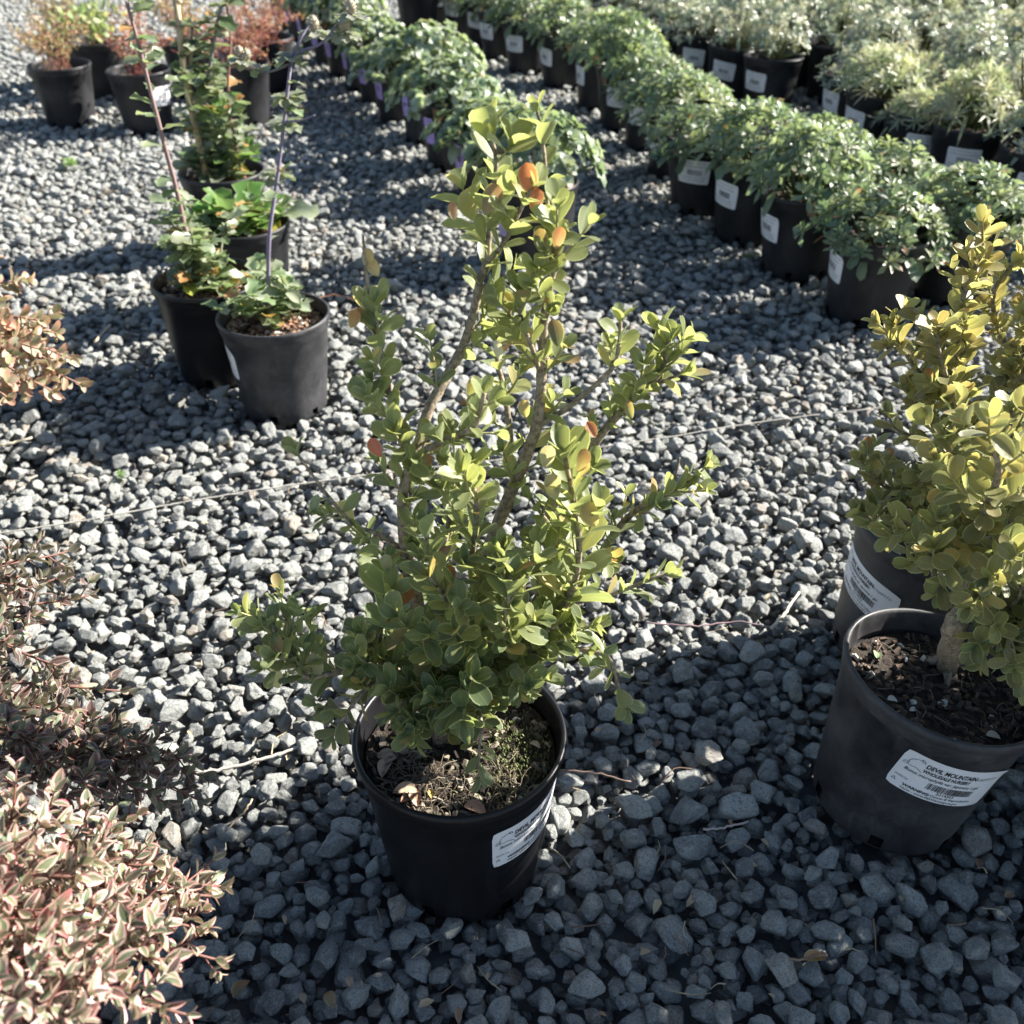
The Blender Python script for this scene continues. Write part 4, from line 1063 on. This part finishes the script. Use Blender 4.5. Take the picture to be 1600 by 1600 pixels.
# ------------------------------------------------------------------ stalky perennials, left
srng = random.Random(8)
LOB = [leaf_shape('lobed', True, 1.0, srng, cup=.3, curl=srng.uniform(.1, .5), wfac=srng.uniform(.8, 1.1)) for _ in range(6)]
def rosette(mb, c, n, L, cols, rng, up=.5, shapes=None, dry=.1):
    for k in range(n):
        a = k*2.4+rng.uniform(-.3, .3); el = rng.uniform(.1, 1.0)*up+.1
        d = Vector((math.cos(a)*math.cos(el), math.sin(a)*math.cos(el), math.sin(el)))
        cc = Vector(rng.choice(cols))*rng.uniform(.8, 1.25); al = 0
        if rng.random() < dry: cc = Vector(rng.choice([(.40, .26, .07), (.45, .24, .12), (.42, .38, .08)])); al = rng.uniform(0, .7)
        o = Vector((math.cos(a), math.sin(a), 0))*rng.uniform(0, .02)
        add_leaf(mb, rng.choice(shapes or LOB), frame(c+o, d, Vector((0, 0, 1))+rv(rng)*.3, L*rng.uniform(.6, 1.15)), (cc.x, cc.y, cc.z, al))
GG = [(.17, .22, .14), (.23, .27, .19), (.13, .19, .10), (.27, .30, .23)]
BG = [(.09, .19, .04), (.12, .23, .05), (.08, .16, .04)]
def stalky(px, py, label, stalks, ros, litter, tagside=None, pot=0, fine=True, scale=1.0, cols=GG, xy=None, group='stalky perennials in black pots', bush=6, bushh=.07):
    p = at_h(px, py, PH) if xy is None else Vector((*xy, 0)); POTS_ON_GRAVEL.append((p.x, p.y))
    t = potted('potted_perennial', label, 'potted plant', (p.x, p.y, -.004), R(20), group, pot=pot, scale=scale)
    soil_in(t, make_soil(px, fine, litter)); inv = t.matrix_basis.inverted(); rng = random.Random(px*7+py)
    mb = MB(); stalks = list(stalks)
    for k in range(bush):
        a = rng.uniform(0, 6.28); r = rng.uniform(.02, .08); hh = rng.uniform(.4, 1)*bushh
        b0 = Vector((p.x+rng.uniform(-.02, .02), p.y+rng.uniform(-.02, .02), SOIL_Z-.01)); e0 = Vector((p.x+math.cos(a)*r, p.y+math.sin(a)*r, SOIL_Z+hh))
        stalks.append(([b0, b0.lerp(e0, .5)+Vector((0, 0, .01)), e0], .0022, .0012, (.16, .17, .09), int(14+hh*160), .030))
    for path, r0, r1, col, nl, Lf in stalks:
        pts = smooth_path(path, 5); m2 = MB(); tube(m2, pts, r0, r1, 7, (*col, 0), rough=.08, rng=rng); me = m2.mesh('stalk', M['twig'], tint=True); me.transform(inv); link_mesh('stalk', me, t)
        for k in range(nl):
            i = rng.randrange(2, len(pts)); c = pts[i]; a = rng.uniform(0, 6.28)
            d = Vector((math.cos(a), math.sin(a), rng.uniform(-.1, .7))).normalized(); cc = Vector(rng.choice(cols))*rng.uniform(.8, 1.2); al = 0
            if rng.random() < .05: cc = Vector((.40, .24, .10)); al = .3
            add_leaf(mb, rng.choice(LOB), frame(c, d, Vector((0, 0, 1))+rv(rng)*.6, Lf*rng.uniform(.6, 1.2)), (cc.x, cc.y, cc.z, al))
    for (c, n, L, cl, up) in ros: rosette(mb, Vector(c), n, L, cl, rng, up)
    me = mb.mesh('foliage', M['mound_leaf'], tint=True); me.transform(inv); link_mesh('foliage', me, t)['kind'] = 'stuff'
    if tagside is not None: add_label(t, 'label', tagside)
    return t, p
pB = at_h(425, 478, PH); zs = SOIL_Z-.01
def Yp(px, py, Y): return at_y(px, py, Y)
PUR = (.21, .18, .26); MAU = (.26, .17, .16); TAN = (.45, .36, .24)
stalky(425, 478, 'grey-leaved perennial with one tall purple stalk in a worn black pot, near the left', [
    ([Vector((pB.x-.01, pB.y, zs)), Yp(420, 378, 1.38), Yp(434, 273, 1.40), Yp(455, 91, 1.42)], .0034, .0022, PUR, 16, .026),
    ([Yp(455, 91, 1.42), Yp(475, 78, 1.42), Yp(504, 66, 1.42), Yp(538, 22, 1.42)], .0020, .0012, PUR, 0, .02),
    ([Yp(456, 88, 1.42), Yp(470, 60, 1.42), Yp(490, 30, 1.44)], .0018, .001, PUR, 0, .02),
    ([Yp(452, 100, 1.42), Yp(420, 112, 1.42), Yp(385, 108, 1.42)], .0018, .001, (.18, .16, .18), 3, .02),
    ([Yp(446, 190, 1.41), Yp(470, 188, 1.40), Yp(492, 180, 1.39)], .0016, .0009, PUR, 0, .02)],
    [((pB.x-.025, pB.y+.01, zs+.02), 25, 0.0407, GG, .9), ((pB.x+.01, pB.y+.02, zs+.015), 16, 0.0333, GG, .7), ((pB.x-.02, pB.y+.01, zs+.07), 12, 0.0296, GG, .9)], 'brown', 178, pot=2, scale=.96)
# thistle-like heads on the purple stalk
def thistles():
    mb = MB(); rng = random.Random(2); t = [o for o in C.objects if o.get('label', '').startswith('grey-leaved perennial with one tall purple')][0]
    inv = t.matrix_basis.inverted(); 
    for (px, py, Y, s) in ((490, 38, 1.44, 1), (538, 40, 1.42, 1), (374, 82, 1.42, .8), (385, 86, 1.42, .8), (548, 12, 1.42, 1)):
        c = Yp(px, py, Y); m2 = MB(); prof = [(0, -.008), (.005, -.006), (.0075, 0), (.006, .006), (.002, .010), (0, .011)]
        v, f = lathe(prof, 12); m2.add(np.array(v)*s+np.array(c), f, None, (.38, .32, .22, 0))
        for k in range(60):
            d = rv(rng)
            if d.z < -.6: continue
            tube(m2, [c+d*.006*s, c+d*.0115*s], .0007, .0002, 3, (.45, .40, .30, 0), rng=rng, cap=False)
        me = m2.mesh('flower_head', M['twig'], tint=True); me.transform(inv); link_mesh('flower_head', me, t)
        for k in range(9):
            a = k*.7; d = Vector((math.cos(a), math.sin(a), -.2+rng.uniform(-.2, .3))).normalized()
            add_leaf(mb, LOB[0], frame(c-Vector((0, 0, .008)), d, (0, 0, 1), .024*s), (.24, .25, .24, 0))
    for (px, py) in ((455, 91), (446, 190), (434, 273), (450, 150)):
        c = Yp(px, py, 1.42)
        for k in range(9):
            a = k*.75+px; d = Vector((math.cos(a), math.sin(a), rng.uniform(-.4, .4))).normalized()
            add_leaf(mb, LOB[1], frame(c, d, (0, 0, 1), .026), (.17, .19, .15, 0))
    me = mb.mesh('bracts', M['mound_leaf'], tint=True); me.transform(inv); link_mesh('bracts', me, t)['kind'] = 'stuff'
thistles()
gx, gy = -.47, 1.50
stalky(330, 432, 'grey-leaved perennial with a leaning mauve stalk, behind the pot with the purple stalk', [
    ([Vector((gx+.02, gy, zs)), Yp(297, 378, gy), Yp(276, 297, gy), Yp(245, 182, gy), Yp(224, 98, gy), Yp(198, 2, gy)], .0044, .0024, MAU, 40, .034),
    ], [((gx+.0, gy, zs+.02), 28, 0.0444, GG, .8), ((gx+.03, gy-.02, zs+.02), 19, 0.0370, GG, .9), ((gx-.03, gy-.01, zs+.03), 12, 0.0370, GG+[(.3, .33, .06)], .5), ((gx-.01, gy, zs+.08), 12, 0.0333, GG, .8)],
    'brown', None, pot=1, xy=(gx, gy), bush=9, bushh=.12)
pH = at_h(375, 342, PH)
stalky(375, 342, 'bright green leafy rosette in a black pot, behind the two stalky pots', [],
    [((pH.x, pH.y, zs+.03), 41, 0.0700, BG, 1.1), ((pH.x-.03, pH.y, zs+.02), 25, 0.0444, BG, .9), ((pH.x+.03, pH.y-.01, zs+.02), 25, 0.0444, BG, .9), ((pH.x+.045, pH.y+.03, zs+.03), 12, 0.0700, GG, .8)], 'brown', None)
pI = at_h(345, 262, PH)
stalky(345, 262, 'leggy perennial with grey-green leaves beside a cane, behind the bright green rosette', [
    ([Vector((pI.x+.0, pI.y, zs)), Yp(318, 190, pI.y), Yp(330, 90, pI.y), Yp(345, 10, pI.y)], .0046, .0030, (.25, .22, .24), 80, .040),
    ([Vector((pI.x-.03, pI.y, zs)), Yp(312, 235, pI.y-.02), Yp(297, 150, pI.y-.02), Yp(300, 40, pI.y-.02)], .0050, .003, (.33, .26, .16), 80, .038),
    ([Vector((pI.x+.04, pI.y, zs)), Yp(357, 157, pI.y), Yp(360, 60, pI.y), Yp(350, -20, pI.y)], .0030, .002, (.28, .13, .11), 8, .04)],
    [((pI.x, pI.y, zs+.02), 32, 0.0555, GG, .9), ((pI.x+.04, pI.y, zs+.05), 19, 0.0518, BG, .9), ((pI.x-.04, pI.y, zs+.04), 22, 0.0481, GG, .9), ((pI.x+.02, pI.y, zs+.14), 16, 0.0444, BG, .9)], 'brown', None, bush=8, bushh=.22)
# the cane that stands in that pot
cn = MB(); tube(cn, [Vector((pI.x-.02, pI.y-.03, SOIL_Z-.03)), Yp(290, 130, pI.y-.03), Yp(268, -60, pI.y-.03)], .0062, .0058, 10)
for k in range(4):
    q = Vector((pI.x-.02, pI.y-.03, SOIL_Z)).lerp(Yp(268, -60, pI.y-.03), .18+.22*k); v, f = lathe([(.0064, -.003), (.0072, 0), (.0064, .003)], 10); cn.add(np.array(v)+np.array(q), f)
cane = link_mesh('plant_stake', cn.mesh('plant_stake', M['cane'])); tag(cane, 'tan bamboo cane standing in the leggy staked perennial at the upper left', 'stake')

# ------------------------------------------------------------------ reddish wiry plants, top left
def wiry(px, py, seed, label, col, lcol, n=34, ht=.24, sp=.13, leafL=.012, xy=None, tagth=None, pot=0, leafn=6, scale=1.0):
    p = at_h(px, py, PH) if xy is None else Vector((*xy, 0)); POTS_ON_GRAVEL.append((p.x, p.y))
    t = potted('potted_perennial', label, 'potted plant', (p.x, p.y, -.004), 0, 'wiry reddish perennials at the back left', pot=pot, scale=scale)
    soil_in(t, SOIL_FAR[seed % 2]); rng = random.Random(seed); st = MB(); lf = MB()
    shp = [leaf_shape('box_long', False, 1.0, rng, cup=.3, curl=.2) for _ in range(3)]
    for k in range(n):
        a = rng.uniform(0, 6.28); r = sp*math.sqrt(rng.random()); h = SOIL_Z+ht*rng.uniform(.35, 1)
        b = Vector((rng.uniform(-.03, .03), rng.uniform(-.03, .03), SOIL_Z-.005)); e = Vector((r*math.cos(a), r*math.sin(a), h))
        path = smooth_path([b, b.lerp(e, .5)+Vector((0, 0, .03)), e], 5); tube(st, path, .0014, .0007, 4, (*col, 0), rng=rng)
        for q in range(7):
            c = path[rng.randrange(3, len(path))]; d = (rv(rng)+Vector((0, 0, .5))).normalized(); e2 = c+d*rng.uniform(.015, .04); tube(st, [c, e2], .0009, .0005, 3, (*col, 0), rng=rng, cap=False)
            for u in range(leafn):
                cc = Vector(rng.choice(lcol))*rng.uniform(.8, 1.2)
                add_leaf(lf, rng.choice(shp), frame(c.lerp(e2, rng.random()), rv(rng)+Vector((0, 0, .4)), rv(rng), leafL*rng.uniform(.6, 1.2)), (cc.x, cc.y, cc.z, 0))
    link_mesh('stems', st.mesh('stems', M['twig'], tint=True), t)['kind'] = 'stuff'
    if lf.n: link_mesh('foliage', lf.mesh('foliage', M['mound_leaf'], tint=True), t)['kind'] = 'stuff'
    if tagth is not None: add_label(t, 'label', tagth)
RUST = [(.30, .19, .11), (.34, .29, .15), (.24, .24, .13), (.36, .24, .16)]; REDS = [(.28, .12, .09), (.32, .16, .12), (.24, .14, .10)]
wiry(91, 97, 71, 'orange and olive wiry plant in the black pot at the far upper left', (.30, .13, .08), RUST, 24, .15, .12, tagth=180, leafn=4)
wiry(215, 105, 72, 'red wiry plant in a black pot, second from the left of the back left pots', (.32, .10, .07), REDS, 30, .18, .12, tagth=-30, leafn=2)
wiry(372, 95, 73, 'red wiry spreading plant in a black pot, just left of the lilac-labelled row', (.32, .09, .07), REDS, 44, .16, .17, leafn=2, tagth=None)
wiry(150, 60, 74, 'yellow-green leafy plant behind and between the two leftmost back pots', (.20, .16, .07), [(.24, .28, .13), (.18, .24, .11), (.44, .44, .28)], 14, .12, .12, leafL=.035, leafn=2)
wiry(0, 0, 75, 'rusty wiry plant at the top edge, behind the second back left pot', (.28, .12, .08), RUST, 30, .16, .12, xy=(-.98, 3.36), leafn=4)
wiry(0, 0, 76, 'red wiry plant at the top edge, beside the start of the lilac-labelled row', (.30, .10, .07), REDS, 30, .16, .13, xy=(-.76, 3.42), leafn=2)
wiry(0, 0, 77, 'olive wiry plant in a dark pot at the top edge, behind the leftmost back pot', (.24, .14, .08), RUST, 30, .16, .12, xy=(-1.40, 3.5), leafn=4)
wiry(0, 0, 78, 'dark potted plant standing alone in the aisle at the top edge', (.20, .14, .08), [(.12, .16, .07)], 26, .14, .12, xy=(-.36, 4.32), leafn=5)

lay_gravel()

# ------------------------------------------------------------------ cord, twigs and litter on the gravel
def ground_strand(name, pts, r, label, cat, mat='string', tint=None, k=6, h=.006, sag=.004, seed=1):
    rng = random.Random(seed); P = [at_h(px, py, h) for px, py in pts]; path = smooth_path(P, k)
    path = [p+Vector((rng.uniform(-1, 1)*.0008, rng.uniform(-1, 1)*.0008, rng.uniform(-.3, 1)*sag)) for p in path]
    mb = MB(); tube(mb, path, r, r*.8, 7, (*(tint or (.45, .36, .26)), 0), rough=.1, rng=rng)
    o = link_mesh(name, mb.mesh(name, M[mat], tint=True)); tag(o, label, cat)
ground_strand('cord', [(-60, 842), (120, 815), (300, 783), (430, 762), (560, 744), (700, 728), (850, 710), (1000, 690), (1200, 658), (1400, 634), (1560, 615)], .0011, 'thin pale cord stretched over the gravel from left edge to right boxwoods', 'cord', h=.010, sag=.0006, k=10)
ground_strand('root', [(290, 1210), (340, 1203), (390, 1192), (440, 1178), (470, 1165)], .0018, 'pale stringy root lying on the gravel left of the centre pot', 'root', 'twig', (.55, .50, .42), h=.010, sag=.001)
ground_strand('dry_stick', [(1100, 1297), (1130, 1293), (1168, 1284)], .0011, 'short pale curved stick on the shaded gravel between the centre pot and the right pots', 'stick', 'twig', (.42, .36, .34), h=.014, sag=.001)
ground_strand('dry_stick', [(1206, 983), (1228, 955), (1248, 926)], .0019, 'straight straw-coloured stick on the sunlit gravel left of the rear right pot', 'stick', 'twig', (.62, .56, .42), h=.014, sag=.0008)
ground_strand('dry_stick', [(1010, 974), (1090, 978), (1150, 972), (1220, 985)], .0010, 'long thin purplish stem on the sunlit gravel right of the centre boxwood', 'stick', 'twig', (.30, .20, .22), h=.012, sag=.0015)
ground_strand('dry_stick', [(868, 1204), (930, 1208), (985, 1222)], .0011, 'thin brown stick on the gravel touching the right side of the centre pot', 'stick', 'twig', (.20, .13, .10), h=.010, sag=.001)
ground_strand('dry_stick', [(148, 535), (160, 520), (172, 508)], .0022, 'short tan stick on the sunny gravel left of the stalky pots', 'stick', 'twig', (.45, .36, .26), h=.012, sag=.0008)
ground_strand('dry_stick', [(0, 697), (20, 692), (50, 684)], .0022, 'blunt cream stick at the left edge, in the shade above the cord', 'stick', 'twig', (.55, .48, .36), h=.012, sag=.0008)
ground_strand('dry_stick', [(395, 1250), (380, 1270), (352, 1300)], .0010, 'fine forked stick on the gravel right of the shade-darkened purple shrub', 'stick', 'twig', (.45, .34, .22), h=.012, sag=.0008)
ground_strand('dry_stick', [(1213, 1500), (1260, 1498), (1290, 1490)], .0010, 'thin brown stick in the deep shade near the bottom right', 'stick', 'twig', (.30, .20, .13), h=.012, sag=.0008)
ground_strand('dry_stick', [(480, 470), (530, 462), (580, 480)], .0012, 'rusty curled stem on the gravel right of the worn pot with the purple stalk', 'stick', 'twig', (.30, .15, .09), h=.014, sag=.003)
def fallen_leaf(px, py, L, col, rz, label, seed):
    rng = random.Random(seed); p = at_h(px, py, .012); mb = MB()
    add_leaf(mb, leaf_shape('abelia', True, 1, rng, cup=.8, curl=.5), frame((0, 0, 0), (math.cos(rz), math.sin(rz), .15), (0, 0, 1), L), (*col, .4))
    o = link_mesh('fallen_leaf', mb.mesh('fallen_leaf', M['mound_leaf'], tint=True)); o.location = p; tag(o, label, 'leaf')
fallen_leaf(1255, 1500, .022, (.34, .22, .11), .3, 'curled tan dead leaf in the deep shade near the bottom right', 1)
fallen_leaf(520, 1575, .018, (.24, .19, .13), 1.9, 'brown crumpled dead leaf at the bottom edge below the centre pot', 2)
fallen_leaf(365, 1560, .020, (.22, .17, .11), 1.2, 'brown dead leaf beside the pink shrub at the bottom edge', 3)
fallen_leaf(1182, 402, .034, (.24, .28, .12), 2.6, 'yellow-green fallen leaf on the gravel below the third middle-row pot', 4)
rng = random.Random(12); lit = MB()
for i in range(260):
    px, py = rng.uniform(0, 1600), rng.uniform(150, 1590); p = at_h(px, py, .006)
    if any(math.hypot(p.x-x, p.y-y) < .09 for x, y in POTS_ON_GRAVEL): continue
    col = rng.choice([(.28, .18, .11), (.36, .27, .18), (.18, .11, .08), (.42, .34, .22)])
    if i % 3:
        d = Vector((rng.gauss(0, 1), rng.gauss(0, 1), 0)).normalized(); ln = rng.uniform(.008, .035); b_ = Vector((-d.y, d.x, 0))*ln*rng.uniform(-.25, .25)
        tube(lit, smooth_path([p, p+d*ln*.5+b_+Vector((0, 0, .003)), p+d*ln], 3), rng.uniform(.0004, .0009), .0003, 4, (*col, 0), rng=rng, cap=False)
    else:
        a_ = rng.uniform(0, 6.28); add_leaf(lit, leaf_shape('abelia', False, 1, rng, cup=.7, curl=.5), frame(p, (math.cos(a_), math.sin(a_), .2), (0, 0, 1), rng.uniform(.006, .014)), (*col, 0))
o = link_mesh('plant_litter', lit.mesh('plant_litter', M['chips'], tint=True)); tag(o, 'scattered dead stems and leaf crumbs lying over the gravel', 'litter', kind='stuff')
def seedling(px, py, n, L, label, col=(.16, .26, .08)):
    rng = random.Random(px); mb = MB(); p = at_h(px, py, .004)
    for k in range(n):
        a_ = k*2.4; add_leaf(mb, leaf_shape('box', True, 1, rng, cup=.3, curl=.3), frame((0, 0, .004+.001*k), (math.cos(a_), math.sin(a_), .5), (0, 0, 1), L*rng.uniform(.6, 1.1)), (*col, 0))
    tube(mb, [(0, 0, -.008), (0, 0, .006)], .0008, .0006, 5, (*col, 0), rng=rng)
    o = link_mesh('weed_seedling', mb.mesh('weed_seedling', M['mound_leaf'], tint=True)); o.location = p; tag(o, label, 'weed')
seedling(110, 262, 12, .026, 'low green weed in the sunny gravel below the leftmost back pot')
seedling(190, 748, 7, .009, 'tiny green seedling between sunlit stones near the cord at left')
seedling(470, 180, 12, .024, 'dry yellowish weed in the shaded aisle right of the purple stalk', (.36, .32, .16))
seedling(1372, 1228, 4, .010, 'pale seedling at the foot of the front right pot', (.2, .24, .16))
print('objects', len(bpy.data.objects), 'tris ~', sum(len(m.polygons) for m in bpy.data.meshes))
